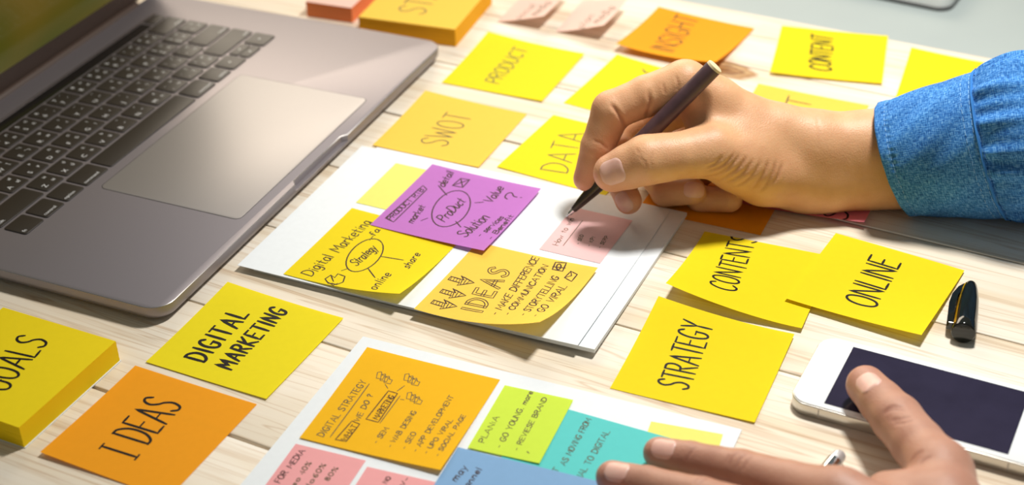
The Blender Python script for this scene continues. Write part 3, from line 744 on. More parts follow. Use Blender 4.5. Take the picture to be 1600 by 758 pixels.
# ------------------------------------------------------------------ pen cap standing by the notes (lying on its side)
BLACKGLOSS = mat('glossy_black_plastic', (.008, .009, .007), rough=.10, spec=.6)
GOLD = mat('gold_trim', srgb(214, 170, 40), rough=.25, metal=1.0)
PENM = mat('dark_plum_barrel', srgb(82, 60, 66), rough=.34, spec=.5, noise=(120, srgb(96, 74, 78), .7))
c0, c1 = U(1505, 521, 6.4), U(1516, 452, 4.2)
cv = (c1-c0); clen = 50.0; c1 = c0+cv.normalized()*clen
cap = empty('pen_cap', (c0.x, c0.y, 0)); tag(cap, 'glossy black pen cap with a clip lying beside the ONLINE note', 'pen cap')
rel = lambda p: p-Vector((c0.x, c0.y, 0))
q = MB(); q.loops(lathe([(0, 5.4), (.25, 6.0), (.8, 6.3), (8, 6.3), (20, 6.1), (32, 5.5), (42, 4.4), (48, 3.4), (49.6, 2.8), (50, 1.8)], rel(c0), rel(c1), 32)); auto_smooth(q.build('cap_body', BLACKGLOSS, cap), 40)
ax = (c1-c0).normalized(); sd = ax.cross(Vector((0, 0, 1))).normalized()*-1     # to the left of the cap
up_ = sd.cross(ax); 
if up_.z < 0: up_ = -up_
q = MB(); R = []
for t_, off, w, h in ((5, 6.9, 1.0, 2.2), (6, 7.5, 1.6, 2.6), (24, 8.0, 1.7, 2.7), (34, 7.2, 1.6, 2.5), (43, 4.8, 1.4, 2.0), (48, 2.8, .9, 1.3)):
    o_ = rel(c0)+ax*t_+sd*off
    R.append([tuple(o_+sd*(a*w)+up_*(b*h)) for a, b in ((1, 1), (-1, 1), (-1, -1), (1, -1))])
q.loops(R); auto_smooth(q.build('clip', BLACKGLOSS, cap), 30)
q = MB(); R = []
for t_, off in ((3.0, 6.15), (20, 6.05), (32, 5.45), (42, 4.4), (47, 3.5)):
    o_ = rel(c0)+ax*t_+(sd*.80+up_*.60).normalized()*off; tg = (up_*.80-sd*.60).normalized(); nn = (sd*.80+up_*.60).normalized()
    R.append([tuple(o_+tg*(a*.8)+nn*(b*.35)) for a, b in ((1, 1), (-1, 1), (-1, -1), (1, -1))])
q.loops(R); q.build('gold_stripe', GOLD, cap)

# ------------------------------------------------------------------ pen in the hand
PT = U(885, 339, MIDTOP.height(U(885, 339, 4).x, U(885, 339, 4).y)+.45)
PE = U(1117, 104, 95)
pl = (PE-PT).length
pen = empty('pen', PT); tag(pen, 'dark plum ballpoint pen held in the writing hand', 'pen')
r0 = lambda p: p-PT
def penpart(name, prof, m_, n=28):
    q = MB(); q.loops(lathe(prof, r0(PT), r0(PE), n)); return auto_smooth(q.build(name, m_, pen), 45)
penpart('tip', [(0, .35), (.6, .6), (2.6, .95), (2.8, 1.35), (6.4, 1.7)], CHROME)
penpart('cone', [(6.2, 1.75), (7, 2.1), (14, 3.0), (24, 4.1), (34, 4.7)], mat('dark_pen_cone', srgb(64, 58, 50), rough=.22, spec=.5, metal=.3))
penpart('barrel', [(33.9, 4.72), (45, 4.95), (pl-14, 5.0), (pl-1.2, 5.0)], PENM)
penpart('end_plug', [(pl-1.25, 4.2), (pl-1.2, 4.9), (pl+.3, 4.85), (pl+.7, 4.3)], mat('cream_pen_plug', srgb(232, 214, 170), rough=.5))

# ------------------------------------------------------------------ silver pen end peeping out from under the other hand
s0 = U(1312, 711, 4.2); s1 = U(1240, 800, 4.2); sv = (s1-s0).normalized(); s1 = s0+sv*128
sp = empty('silver_pen', (s0.x, s0.y, 0)); tag(sp, 'chrome pen end peeping out from under the resting hand', 'pen')
rs = lambda p: p-Vector((s0.x, s0.y, 0))
def sppart(name, prof, m_):
    q = MB(); q.loops(lathe(prof, rs(s0), rs(s1), 24)); return auto_smooth(q.build(name, m_, sp), 40)
sppart('push_button', [(-1.6, .8), (-1.2, 2.2), (0, 3.2), (1.2, 3.6), (5.5, 3.7)], mat('bright_silver', srgb(236, 238, 240), rough=.28, metal=.6))
sppart('barrel', [(5.4, 2.9), (6, 4.0), (20, 4.1), (100, 4.1), (112, 3.6), (126, 1.4), (128, .6)], CHROME)

# ------------------------------------------------------------------ white device on the grey desk at the back
k0 = U(1482, 22, -THK)
wd = math.atan2(U(1469, 23, -THK).y-U(1356, 0, -THK).y, U(1469, 23, -THK).x-U(1356, 0, -THK).x)
wx, wy = math.cos(wd), math.sin(wd)
wt = empty('tablet', (k0.x-125*wx-85*wy, k0.y-125*wy+85*wx, -THK), wd); tag(wt, 'white slim tablet with a rounded corner lying on the grey desk', 'tablet')
mb = MB(); mb.loops(rslab(250, 170, 12, .3, 3.2, .6, n=6, bev0=1.0)); auto_smooth(mb.build('back_shell', mat('grey_shell', (.10, .10, .10), rough=.4), wt), 35)
mb = MB(); mb.loops(rslab(248, 168, 11, 3.0, 12.0, 2.2, n=6)); auto_smooth(mb.build('white_cover', mat('white_plastic', (.78, .80, .78), rough=.35), wt), 35)

# ------------------------------------------------------------------ person: two hands, one denim sleeve
def skin_material(name, base, dark, pink):
    m = bpy.data.materials.new(name); m.use_nodes = True
    N = m.node_tree.nodes; L = m.node_tree.links; b = N['Principled BSDF']
    b.inputs['Roughness'].default_value = .48; b.inputs['Specular IOR Level'].default_value = .45
    b.inputs['Subsurface Weight'].default_value = .18; b.inputs['Subsurface Radius'].default_value = (1, .35, .2); b.inputs['Subsurface Scale'].default_value = .004
    tc = N.new('ShaderNodeTexCoord')
    def noise(s, d=4):
        n = N.new('ShaderNodeTexNoise'); n.inputs['Scale'].default_value = s; n.inputs['Detail'].default_value = d; L.new(tc.outputs['Object'], n.inputs['Vector']); return n
    n1 = noise(70); mr = N.new('ShaderNodeMapRange'); mr.inputs[1].default_value = .4; mr.inputs[2].default_value = .75; mr.inputs[4].default_value = .55
    L.new(n1.outputs['Fac'], mr.inputs[0])
    m1 = N.new('ShaderNodeMix'); m1.data_type = 'RGBA'; m1.inputs[6].default_value = (*base, 1); m1.inputs[7].default_value = (*dark, 1); L.new(mr.outputs[0], m1.inputs[0])
    at = N.new('ShaderNodeAttribute'); at.attribute_name = 'flush'
    m2 = N.new('ShaderNodeMix'); m2.data_type = 'RGBA'; m2.inputs[7].default_value = (*pink, 1); L.new(m1.outputs[2], m2.inputs[6]); L.new(at.outputs['Fac'], m2.inputs[0])
    a2 = N.new('ShaderNodeAttribute'); a2.attribute_name = 'crease'
    m3 = N.new('ShaderNodeMix'); m3.data_type = 'RGBA'; m3.inputs[7].default_value = (dark[0]*.75, dark[1]*.6, dark[2]*.6, 1); L.new(m2.outputs[2], m3.inputs[6])
    ml = N.new('ShaderNodeMath'); ml.operation = 'MULTIPLY'; ml.inputs[1].default_value = .55; L.new(a2.outputs['Fac'], ml.inputs[0]); L.new(ml.outputs[0], m3.inputs[0])
    L.new(m3.outputs[2], b.inputs['Base Color'])
    v = N.new('ShaderNodeTexVoronoi'); v.inputs['Scale'].default_value = 1100; L.new(tc.outputs['Object'], v.inputs['Vector'])
    n2 = noise(420, 3); mm = N.new('ShaderNodeMath'); mm.operation = 'ADD'; L.new(v.outputs['Distance'], mm.inputs[0]); L.new(n2.outputs['Fac'], mm.inputs[1])
    bp = N.new('ShaderNodeBump'); bp.inputs['Strength'].default_value = .30; bp.inputs['Distance'].default_value = .0003
    L.new(mm.outputs[0], bp.inputs['Height']); L.new(bp.outputs[0], b.inputs['Normal'])
    return m
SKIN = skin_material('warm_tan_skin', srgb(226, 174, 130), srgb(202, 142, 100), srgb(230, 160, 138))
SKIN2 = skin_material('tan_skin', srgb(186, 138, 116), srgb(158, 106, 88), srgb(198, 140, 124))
NAIL = mat('fingernail', srgb(232, 188, 172), rough=.38, spec=.5, noise=(160, srgb(222, 170, 156), .6), sss=.15)

class Flesh:
    """a body part as a smooth union of tapered capsules, turned into ONE continuous mesh"""
    def __init__(s): s.groups = []; s.creases = []; s.flush = []
    def chain(s, pts, k=2.5, join=5.0, waist=.93):
        """pts = [(Vector, radius)]"""
        cones = []
        for (a, ra), (b, rb) in zip(pts[:-1], pts[1:]):
            m = (a+b)/2; rm = (ra+rb)/2*waist
            cones += [(np.array(a), np.array(m), ra, rm), (np.array(m), np.array(b), rm, rb)]
        s.groups.append((cones, k, join)); return pts
    @staticmethod
    def cone(P, a, b, ra, rb):
        ba = b-a; l2 = ba@ba; rr = ra-rb; a2 = l2-rr*rr; il2 = 1/max(l2, 1e-9)
        pa = P-a; y = pa@ba; z = y-l2; x2 = ((pa*l2-y[..., None]*ba)**2).sum(-1); y2 = y*y*l2; z2 = z*z*l2
        k = np.sign(rr)*rr*rr*x2
        d = (np.sqrt(np.maximum(x2*a2*il2, 0))+y*rr)*il2-ra
        d = np.where(np.sign(z)*a2*z2 > k, np.sqrt(x2+z2)*il2-rb, d)
        d = np.where(np.sign(y)*a2*y2 < k, np.sqrt(x2+y2)*il2-ra, d)
        return d
    @staticmethod
    def smin(a, b, k):
        h = np.maximum(k-np.abs(a-b), 0)/k
        return np.minimum(a, b)-h*h*h*k/6
    def eval(s, P):
        tot = None
        for cones, k, join in s.groups:
            d = None
            for c in cones:
                e = s.cone(P, *c); d = e if d is None else s.smin(d, e, k)
            tot = d if tot is None else s.smin(tot, d, join)
        return tot
    def grid(s, res):
        lo = np.min([np.minimum(c[0]-c[2], c[1]-c[3]) for g in s.groups for c in g[0]], 0)-4
        hi = np.max([np.maximum(c[0]+c[2], c[1]+c[3]) for g in s.groups for c in g[0]], 0)+4
        n = np.ceil((hi-lo)/res).astype(int)+1
        X = [lo[i]+res*np.arange(n[i]) for i in range(3)]
        D = np.full(tuple(n), 40.0, np.float64)
        for cones, k, join in s.groups:
            G = np.full(tuple(n), 40.0, np.float64)
            for c in cones:
                m = 14
                a = np.minimum(c[0]-c[2], c[1]-c[3])-m; b = np.maximum(c[0]+c[2], c[1]+c[3])+m
                i0 = np.clip(np.floor((a-lo)/res).astype(int), 0, n-1); i1 = np.clip(np.ceil((b-lo)/res).astype(int)+1, 1, n)
                sl = tuple(slice(i0[i], i1[i]) for i in range(3))
                P = np.stack(np.meshgrid(*[X[i][sl[i]] for i in range(3)], indexing='ij'), -1)
                e = s.cone(P, *c); G[sl] = s.smin(G[sl], e, k)
            D = s.smin(D, G, join)
        return D, lo, n
    def mesh(s, res=1.0):
        D, lo, n = s.grid(res)
        # surface nets
        S = D < 0
        c = [S[i:n[0]-1+i, j:n[1]-1+j, k:n[2]-1+k] for i in (0, 1) for j in (0, 1) for k in (0, 1)]
        cnt = sum(x.astype(np.int8) for x in c); act = (cnt > 0) & (cnt < 8)
        idx = -np.ones(act.shape, np.int64); A = np.argwhere(act); idx[act] = np.arange(len(A))
        off = [(i, j, k) for i in (0, 1) for j in (0, 1) for k in (0, 1)]
        val = np.stack([D[A[:, 0]+o[0], A[:, 1]+o[1], A[:, 2]+o[2]] for o in off], 1)
        acc = np.zeros((len(A), 3)); w = np.zeros(len(A))
        for p in range(8):
            for q in range(p+1, 8):
                if sum(abs(off[p][d]-off[q][d]) for d in range(3)) != 1: continue
                v0, v1 = val[:, p], val[:, q]; cr = (v0 < 0) != (v1 < 0)
                t = np.where(cr, v0/np.where(cr, v0-v1, 1), 0)
                pt = np.array(off[p])+t[:, None]*(np.array(off[q])-np.array(off[p]))
                acc += np.where(cr[:, None], pt, 0); w += cr
        V = lo+res*(A+acc/w[:, None])
        F_ = []
        for d in range(3):
            e, g = (d+1) % 3, (d+2) % 3
            s0 = [slice(None)]*3; s1 = [slice(None)]*3; s0[d] = slice(0, -1); s1[d] = slice(1, None)
            ch = S[tuple(s0)] != S[tuple(s1)]; I = np.argwhere(ch)
            ok = (I[:, e] > 0) & (I[:, g] > 0) & (I[:, e] < n[e]-1) & (I[:, g] < n[g]-1); I = I[ok]
            def at(de, dg):
                J = I.copy(); J[:, e] -= de; J[:, g] -= dg; return idx[J[:, 0], J[:, 1], J[:, 2]]
            Q = np.stack([at(0, 0), at(1, 0), at(1, 1), at(0, 1)], 1)
            ins = S[I[:, 0], I[:, 1], I[:, 2]]; Q[~ins] = Q[~ins][:, ::-1]
            F_.append(Q)
        F_ = np.concatenate(F_)
        # smooth a little
        E_ = np.concatenate([F_[:, [0, 1]], F_[:, [1, 2]], F_[:, [2, 3]], F_[:, [3, 0]]])
        for it in range(3):
            sm = np.zeros_like(V); ct = np.zeros(len(V))
            np.add.at(sm, E_[:, 0], V[E_[:, 1]]); np.add.at(ct, E_[:, 0], 1); np.add.at(sm, E_[:, 1], V[E_[:, 0]]); np.add.at(ct, E_[:, 1], 1)
            V = V*.4+.6*sm/np.maximum(ct, 1)[:, None]
        return V, F_
    def normal(s, p, h=.4):
        p = np.array(p, float); P = np.array([p+h*d for d in np.eye(3)]+[p-h*d for d in np.eye(3)]); e = s.eval(P)
        g = e[:3]-e[3:]; return g/max(np.linalg.norm(g), 1e-9)
    def hit(s, px, py):
        """where a pixel's ray meets the skin"""
        o = np.array((0, 0, CAMH)); d = np.array(FW + RT*((px-800)/FPX) + UP*((379-py)/FPX)); d /= np.linalg.norm(d)
        t = 400.0
        for _ in range(90):
            e = float(s.eval((o+d*t)[None])[0])
            if e < .05: return o+d*t
            t += max(e*.9, .05)
            if t > 1500: return None
        return o+d*t
    def crease(s, pxs, depth=.5, width=1.0, tint=1.0):
        P = [s.hit(*p) for p in pxs]
        P = [p for p in P if p is not None]
        if len(P) > 1: s.creases.append((P, depth, width, tint))
    def build(s, name, mat_, parent, res=1.0):
        V, Fq = s.mesh(res)
        fn = np.cross(V[Fq[:, 2]]-V[Fq[:, 0]], V[Fq[:, 3]]-V[Fq[:, 1]])
        N_ = np.zeros_like(V)
        for k in range(4): np.add.at(N_, Fq[:, k], fn)
        N_ /= np.maximum(np.linalg.norm(N_, axis=1), 1e-9)[:, None]
        cr = np.zeros(len(V)); disp = np.zeros(len(V))
        for P, depth, width, tint in s.creases:
            dm = np.full(len(V), 99.0); tm = np.zeros(len(V))
            L_ = len(P)-1
            for k in range(L_):
                a, b = P[k], P[k+1]; ba = b-a; t = np.clip(((V-a)@ba)/max(ba@ba, 1e-9), 0, 1)
                d = np.linalg.norm(V-a-t[:, None]*ba, axis=1); better = d < dm; dm = np.where(better, d, dm); tm = np.where(better, (k+t)/L_, tm)
            fade = np.clip(np.minimum(tm, 1-tm)*5+.25, 0, 1)
            gss = np.exp(-(dm/width)**2)*fade
            disp -= depth*gss; disp += depth*.25*np.exp(-((dm-2.1*width)/width)**2)*fade
            cr = np.maximum(cr, gss*tint)
        V = V+N_*disp[:, None]; V[:, 2] = np.maximum(V[:, 2], .75)
        fl = np.zeros(len(V))
        for p, r, a in s.flush: fl = np.maximum(fl, a*np.exp(-((np.linalg.norm(V-np.array(p), axis=1)/r)**2)))
        me = bpy.data.meshes.new(name); me.from_pydata((V*MM).tolist(), [], Fq.tolist()); me.update()
        for nm, arr in (('crease', cr), ('flush', fl)):
            at = me.attributes.new(nm, 'FLOAT', 'POINT'); at.data.foreach_set('value', arr.astype(np.float32))
        me.polygons.foreach_set('use_smooth', [True]*len(me.polygons)); me.materials.append(mat_)
        o = bpy.data.objects.new(name, me); COL.objects.link(o); o.parent = parent
        return o
    def nail(s, centre_px, axis, length, width, parent, up=None, rim=.35):
        """nail plate laid on the skin round a pixel; axis = direction of the finger (towards the tip)"""
        c = s.hit(*centre_px) if not isinstance(centre_px, Vector) else np.array(centre_px)
        nrm = s.normal(c) if up is None else np.array(Vector(up).normalized())
        ax_ = np.array(Vector(axis)); ax_ -= nrm*(ax_@nrm); ax_ /= np.linalg.norm(ax_); sx = np.cross(ax_, nrm)
        nu, nv = 16, 14; Fc = []; P = []; rimm = []
        for i in range(nu+1):
            for j in range(nv+1):
                u = i/nu*2-1; v = j/nv*2-1
                hw = width/2*(1-.08*max(0, u)**2)*(math.sqrt(max(0, 1-max(0, abs(u)-.4)**2/.6**2*.8)))
                P.append(c+ax_*(u*length/2)+sx*(v*hw)+nrm*4.0); rimm.append(rim if max(abs(u), abs(v)) < .95 else -.2)
        P = np.array(P)
        for _ in range(26): P = P-nrm*np.clip(s.eval(P), 0, 1.2)[:, None]
        V = [tuple(q) for q in P+nrm*np.array(rimm)[:, None]]
        for i in range(nu):
            for j in range(nv):
                a = i*(nv+1)+j; Fc.append((a, a+1, a+nv+2, a+nv+1))
        o = mesh_obj('fingernail', V, Fc, NAIL, parent, True); return o

person = empty('person', (230, 780, 0)); tag(person, 'person in a blue denim shirt writing with a pen, other hand resting on the sheet', 'person')
inv = Vector((230, 780, 0))
def to_person(o): o.location = -inv*MM; o.parent = person; return o

# --- writing hand
Rh = Flesh(); J = lambda px, py, y: UY(px, py, y)
IX = [(J(1070, 132, 797), 14.6), (J(1010, 150, 795), 12.2), (J(956, 173, 792), 12.0), (J(934, 229, 785), 10.2), (J(916, 279, 779), 7.8)]
MD = [(J(1090, 152, 815), 13.5), (J(972, 212, 812), 10.5), (J(962, 268, 789), 9.0), (J(982, 314, 771), 8.0)]
RG = [(J(1118, 188, 826), 13), (J(1015, 262, 812), 10), (J(1040, 300, 788), 9.0), (J(1082, 299, 777), 8.2)]
PK = [(J(1150, 228, 822), 12), (J(1066, 288, 802), 9), (J(1095, 311, 784), 8.2), (J(1140, 312, 778), 7.8)]
TH = [(J(1195, 268, 776), 19.5), (J(1112, 236, 766), 15.2), (J(1010, 250, 758), 14.3), (J(957, 270, 760), 11.2)]
WU, WL = J(1262, 226, 788), J(1262, 280, 781)
# palm and forearm
Rh.chain([(IX[0][0], 13.8), (J(1165, 188, 793), 14.5), (WU, 18)], 10, 10, 1.0)
Rh.chain([(MD[0][0], 13.0), (J(1170, 205, 806), 15), (J(1262, 240, 798), 17)], 10, 12, 1.0)
Rh.chain([(RG[0][0], 12.5), (J(1180, 235, 808), 15), (J(1262, 262, 795), 17)], 10, 12, 1.0)
Rh.chain([(PK[0][0], 12.0), (J(1190, 268, 798), 16), (J(1256, 284, 785), 16)], 10, 12, 1.0)
Rh.chain([(WU, 18), (J(1292, 232, 788), 18.8), (J(1400, 228, 787), 21.5), (J(1540, 222, 785), 24)], 12, 14, 1.0)
Rh.chain([(WL, 17.2), (J(1300, 282, 781), 17.0), (J(1400, 276, 780), 17.4), (J(1540, 270, 778), 20)], 12, 16, 1.0)
Rh.chain([(J(1300, 255, 797), 16), (J(1400, 252, 797), 19), (J(1540, 248, 796), 22)], 12, 16, 1.0)
# thumb with its ball, web to the index finger
Rh.chain([(J(1248, 272, 782), 17.5), TH[0], TH[1]], 8, 12, 1.0)
Rh.chain([TH[1], (J(1062, 243, 760), 13.2), TH[2], TH[3]], 3, 5, 1.0)
Rh.chain([(J(1120, 205, 784), 14.0), (J(1180, 228, 782), 18)], 8, 12, 1.0)
Rh.chain([(J(1090, 178, 793), 9.5), (J(1120, 218, 778), 12)], 6, 9, 1.0)
for ch, jn in ((IX, 3.0), (MD, 2.0), (RG, 2.0), (PK, 2.0)): Rh.chain(ch, 2.0, jn, .94)
# skin folds (pixels of the photograph laid on the skin)
for c_ in ([(955, 163), (962, 172), (972, 186), (978, 198)], [(1013, 143), (1016, 160), (1011, 178), (1005, 188)]): Rh.crease(c_, .9, 1.1)
for c_ in ([(927, 219), (938, 223), (950, 233)], [(1056, 118), (1060, 132), (1058, 142)], [(1036, 130), (1039, 146)]): Rh.crease(c_, .35, .8, .6)
for c_ in ([(1000, 246), (1008, 254), (1011, 262)], [(994, 232), (999, 240)], [(1020, 236), (1016, 250), (1019, 262)]): Rh.crease(c_, .22, .7, .4)
for c_ in ([(1155, 242), (1148, 252), (1135, 264), (1118, 274), (1096, 278)], [(1148, 240), (1138, 252), (1122, 262), (1104, 269)], [(1166, 246), (1158, 258), (1140, 272), (1120, 283)],
           [(1200, 252), (1196, 266), (1186, 282), (1176, 296)], [(1212, 252), (1208, 270), (1198, 288), (1188, 300)], [(1222, 256), (1216, 274), (1206, 288)], [(1188, 252), (1180, 268), (1164, 284), (1148, 292)],
           [(1176, 250), (1166, 266), (1150, 278), (1134, 286)], [(1128, 244), (1118, 256), (1102, 264)]): Rh.crease(c_, .6, 1.0, .65)
Rh.crease([(1276, 182), (1280, 205), (1278, 232)], .25, .9, .3)
Rh.flush += [(IX[4][0], 13, .8), (IX[3][0], 12, .45), (TH[3][0], 13, .55), (MD[3][0], 12, .7), (IX[2][0], 12, .4)]
ra_ = to_person(Rh.build('right_arm', SKIN, person, 1.0)); ra_['label'] = 'right hand and wrist gripping the pen'
Rh.nail((956, 269), (TH[3][0]-TH[2][0])+Vector((-4, 0, -1)), 15.5, 15.0, ra_)
Rh.nail((972, 316), (MD[3][0]-MD[2][0]), 12.5, 9.5, ra_)
Rh.nail((1086, 296), (RG[3][0]-RG[2][0]), 12.5, 9.5, ra_)

# --- resting hand
Lh = Flesh(); Z = lambda px, py, z: U(px, py, z)
LI = [(Z(1030, 708, 9.0), 7.8), (Z(1078, 717, 11.5), 8.4), (Z(1158, 735, 17), 9.8), (Z(1312, 782, 30), 13.5)]
LM = [(Z(957, 746, 9.2), 8.0), (Z(1012, 757, 13), 8.6), (Z(1096, 780, 20), 10), (Z(1280, 838, 33), 13.5)]
LR = [(Vector((36, 517, 9)), 7.8), (Vector((53, 507, 12)), 8.3), (Vector((78, 491, 19)), 9.5), (Vector((121, 461, 31)), 13)]
LP = [(Vector((58, 490, 8.5)), 7.0), (Vector((73, 482, 11)), 7.4), (Vector((91, 470, 16)), 8.4), (Vector((119, 445, 26)), 12)]
LT = [(Z(1353, 602, 18.5), 9.8), (Z(1402, 655, 22), 12.0), (Z(1470, 738, 28), 13.0), (Z(1490, 850, 30), 18)]
wr = Vector((196, 424, 33))
for ch in (LI, LM, LR, LP): Lh.chain(ch, 2.0, 3.0, .95)
Lh.chain(LT[:3], 3, 5, .97); Lh.chain([LT[2], LT[3], (wr+Vector((-4, 14, 0)), 18)], 8, 12, 1.0)
for ch, o_ in ((LI, (4, 14, 0)), (LM, (0, 4, 2)), (LR, (-2, -6, 1)), (LP, (-2, -14, -4))):
    Lh.chain([(ch[3][0], ch[3][1]), ((ch[3][0]+wr+Vector(o_))/2, 14.5), (wr+Vector(o_), 17)], 10, 10, 1.0)
Lh.chain([(wr, 21), (wr+Vector((80, -42, 4)), 26)], 10, 14, 1.0)
Lh.chain([(Z(1385, 768, 26), 9), (Z(1440, 790, 28), 14)], 6, 10, 1.0)
for c_ in ([(1384, 640), (1397, 635), (1412, 636)], [(1380, 646), (1395, 640), (1414, 641)], [(1392, 657), (1408, 655), (1424, 652)], [(1396, 662), (1412, 661), (1428, 657)]): Lh.crease(c_, .42, .9, .8)
for c_ in ([(1070, 723), (1076, 712), (1087, 699)], [(1140, 728), (1143, 716), (1152, 708)], [(1150, 732), (1156, 718), (1166, 710)], [(1160, 735), (1167, 722), (1176, 713)], [(1134, 722), (1140, 710)], [(1082, 756), (1090, 748), (1100, 744)], [(1092, 757), (1100, 750), (1110, 747)]): Lh.crease(c_, .3, .8, .7)
for c_ in ([(1422, 724), (1430, 712), (1444, 704)], [(1436, 726), (1446, 718), (1456, 714)]): Lh.crease(c_, .4, 1.0, .6)
Lh.flush += [(LI[0][0], 11, .7), (LM[0][0], 11, .7), (LT[0][0], 12, .6)]
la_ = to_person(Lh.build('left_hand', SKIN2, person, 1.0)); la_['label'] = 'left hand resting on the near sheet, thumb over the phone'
Lh.nail((1036, 699), LI[0][0]-LI[1][0], 12, 10.5, la_)
Lh.nail((963, 735), LM[0][0]-LM[1][0], 12, 10.5, la_)
Lh.nail((1355, 596), LT[0][0]-LT[1][0], 13.5, 12.0, la_)

# --- denim sleeve: rings from the cuff opening to beyond the frame
def denim_material():
    m = bpy.data.materials.new('blue_denim'); m.use_nodes = True
    N = m.node_tree.nodes; L = m.node_tree.links; b = N['Principled BSDF']
    b.inputs['Roughness'].default_value = .85; b.inputs['Specular IOR Level'].default_value = .15
    uv = N.new('ShaderNodeTexCoord')
    def noise(vec, s, d=3):
        mp = N.new('ShaderNodeMapping'); mp.inputs['Scale'].default_value = vec; L.new(uv.outputs['UV'], mp.inputs['Vector'])
        n = N.new('ShaderNodeTexNoise'); n.inputs['Scale'].default_value = s; n.inputs['Detail'].default_value = d; L.new(mp.outputs[0], n.inputs['Vector']); return n
    warp = noise((1, .16, 1), 1900); weft = noise((.2, 1, 1), 1700); big = noise((1, 1, 1), 38, 4)
    ad = N.new('ShaderNodeMath'); ad.operation = 'ADD'; L.new(warp.outputs['Fac'], ad.inputs[0]); L.new(weft.outputs['Fac'], ad.inputs[1])
    r = N.new('ShaderNodeValToRGB'); e = r.color_ramp.elements
    e[0].position = .40; e[0].color = (*srgb(40, 92, 160), 1); e[1].position = .62; e[1].color = (*srgb(120, 178, 232), 1); e.new(.5).color = (*srgb(64, 132, 206), 1)
    dv = N.new('ShaderNodeMath'); dv.operation = 'MULTIPLY'; dv.inputs[1].default_value = .5; L.new(ad.outputs[0], dv.inputs[0]); L.new(dv.outputs[0], r.inputs[0])
    r2 = N.new('ShaderNodeValToRGB'); e = r2.color_ramp.elements; e[0].position = .3; e[0].color = (.62, .66, .74, 1); e[1].position = .66; e[1].color = (1.12, 1.1, 1.06, 1)
    L.new(big.outputs['Fac'], r2.inputs[0])
    mx = N.new('ShaderNodeMix'); mx.data_type = 'RGBA'; mx.blend_type = 'MULTIPLY'; mx.inputs[0].default_value = .8; L.new(r.outputs[0], mx.inputs[6]); L.new(r2.outputs[0], mx.inputs[7])
    L.new(mx.outputs[2], b.inputs['Base Color'])
    bp = N.new('ShaderNodeBump'); bp.inputs['Strength'].default_value = .6; bp.inputs['Distance'].default_value = .0004; L.new(dv.outputs[0], bp.inputs['Height']); L.new(bp.outputs[0], b.inputs['Normal'])
    return m
DENIM = denim_material(); THREAD = mat('pale_blue_thread', srgb(126, 174, 218), rough=.8)
SEAM = 58.0                                    # mm from the cuff opening to the seam
def tube_frame(sm):
    """top and bottom point of the sleeve outline, sm mm behind the cuff opening"""
    k = sm/SEAM
    if k > 2.6: k = 2.6+(k-2.6)*.75
    T = UY(1368+150*k, 169-46*k if k <= 1 else 123-16*(k-1)-14*math.sin(min(k-1, 1)*math.pi), 786-7*k)
    B = UY(1430+150*k, 327+0*k, 777-6*k)
    return T, B
def sleeve_point(sm, phi, extra=0.0):
    T, B = tube_frame(sm); C = (T+B)/2; v = (T-B)/2
    ax_ = Vector((.985, -.12, .12)).normalized(); n = v.cross(ax_).normalized()      # towards the camera or away
    if n.y > 0: n = -n
    n = (n+Vector((-.22, 0, 0))).normalized()
    D = v.length*.90
    rv = v.length+extra; rd = D+extra
    p = C+v.normalized()*(rv*math.cos(phi))+n*(rd*math.sin(phi))
    if p.z < .6+extra*.2: p.z = .6+max(extra, 0)*.1
    return p
def fold(sm, phi):
    """gathers behind the seam, soft creases on the cuff"""
    d = 0.0
    if sm > SEAM:
        t = sm-SEAM; g = math.exp(-t/26.0)*(1-math.exp(-t/3.0))
        d += 2.2*g*(math.sin(phi*17+1.3*math.sin(phi*5))+.6*math.sin(phi*29+2)) + 2.6*(1-math.exp(-t/7.0)) + 3.4*(1-math.exp(-t/20.0))*math.sin(phi*4+t/11.0)*.7
    else:
        d += .5*math.sin(phi*6+sm/9.0)*math.sin(math.pi*sm/SEAM)+.35*math.sin(phi*13+sm/4.0)
        d += .45*math.exp(-((sm-7)/2.2)**2)*math.sin(phi*60)*.5                        # puckered hem
        d -= .5*math.exp(-((sm-6.5)/1.2)**2)
    return d
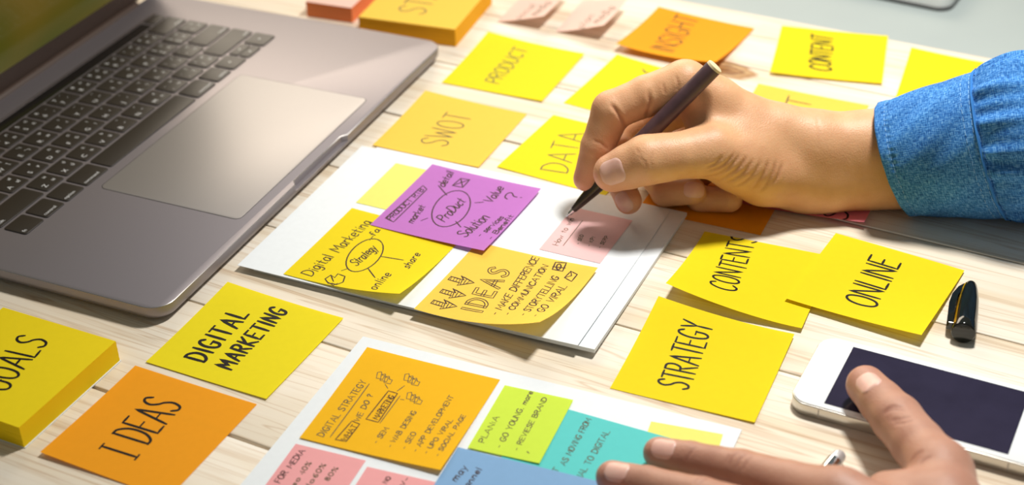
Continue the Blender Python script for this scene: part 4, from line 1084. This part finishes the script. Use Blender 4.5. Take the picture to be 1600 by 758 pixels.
def tube(name, sms, mat_, parent, off=0.0, nphi=240, inner=1.1, cap=False):
    V = []; Fc = []; UVs = []
    rows = [(sm, off) for sm in sms]
    rows = [(sm, off-inner) for sm in sms[::-1][:0]] + rows
    inn = [(sms[k], off-inner) for k in (8, 4, 2, 0)] if inner else []
    rows = inn+rows
    for sm, of in rows:
        for i in range(nphi):
            phi = 2*math.pi*i/nphi
            V.append(tuple(sleeve_point(sm, phi, of+fold(sm, phi))))
    for k in range(len(rows)-1):
        for i in range(nphi):
            j = (i+1) % nphi; Fc.append((k*nphi+i, k*nphi+j, (k+1)*nphi+j, (k+1)*nphi+i))
            UVs.append([(rows[a][0]*MM, b*.215/nphi) for a, b in ((k, i), (k, i+1), (k+1, i+1), (k+1, i))])
    if cap:
        k = (len(rows)-1)*nphi; Fc.append(tuple(range(k, k+nphi))); UVs.append([(.3, i*.001) for i in range(nphi)])
    me = bpy.data.meshes.new(name); me.from_pydata([(a*MM, b*MM, c*MM) for a, b, c in V], [], Fc); me.update()
    ul = me.uv_layers.new(name='UVMap'); fl = [c for f in UVs for uvp in f for c in uvp]; ul.data.foreach_set('uv', fl)
    me.polygons.foreach_set('use_smooth', [True]*len(me.polygons)); me.materials.append(mat_)
    o = bpy.data.objects.new(name, me); COL.objects.link(o); o.parent = parent; return o
sleeve = tube('sleeve', [SEAM-3+1.4*k for k in range(80)]+[SEAM+109+7*k for k in range(1, 22)], DENIM, person, 0.0, cap=True); to_person(sleeve); sleeve['label'] = 'gathered blue denim shirt sleeve'
cuff = tube('cuff', [1.0*k for k in range(61)], DENIM, sleeve, .8); cuff['label'] = 'stitched denim cuff'
st = MB()
for row, dash, gap_ in ((6.0, 2.0, 1.3), (SEAM-6, 2.0, 1.3), (SEAM-1.2, 2.2, 1.0)):
    per = 205.0; n = int(per/(dash+gap_))
    for k in range(n):
        a0 = 2*math.pi*k/n; a1 = a0+2*math.pi*dash/per
        pts = [sleeve_point(row, a0+(a1-a0)*t/2, .8+fold(row, a0+(a1-a0)*t/2)+.18) for t in range(3)]
        w = Vector((.2, 0, 0)); V = []
        for p in pts: V += [tuple(p-w), tuple(p+w)]
        st.add(V, [(0, 2, 3, 1), (2, 4, 5, 3)])
stc = st.build('stitching', THREAD, sleeve); stc['kind'] = 'stuff'
rib = MB(); R = []
for k in range(120):
    a = 2*math.pi*k/120; p = sleeve_point(SEAM+.6, a, 1.5+fold(SEAM, a)); q = sleeve_point(SEAM+.6, a, .3)
    nn = (p-q).normalized(); R.append([tuple(p+Vector((.9*math.cos(t*math.pi/3), 0, 0))+nn*.7*math.sin(t*math.pi/3)) for t in range(6)])
R.append(R[0]); rib.loops(R, False, False); auto_smooth(rib.build('seam_ridge', DENIM, sleeve), 60)
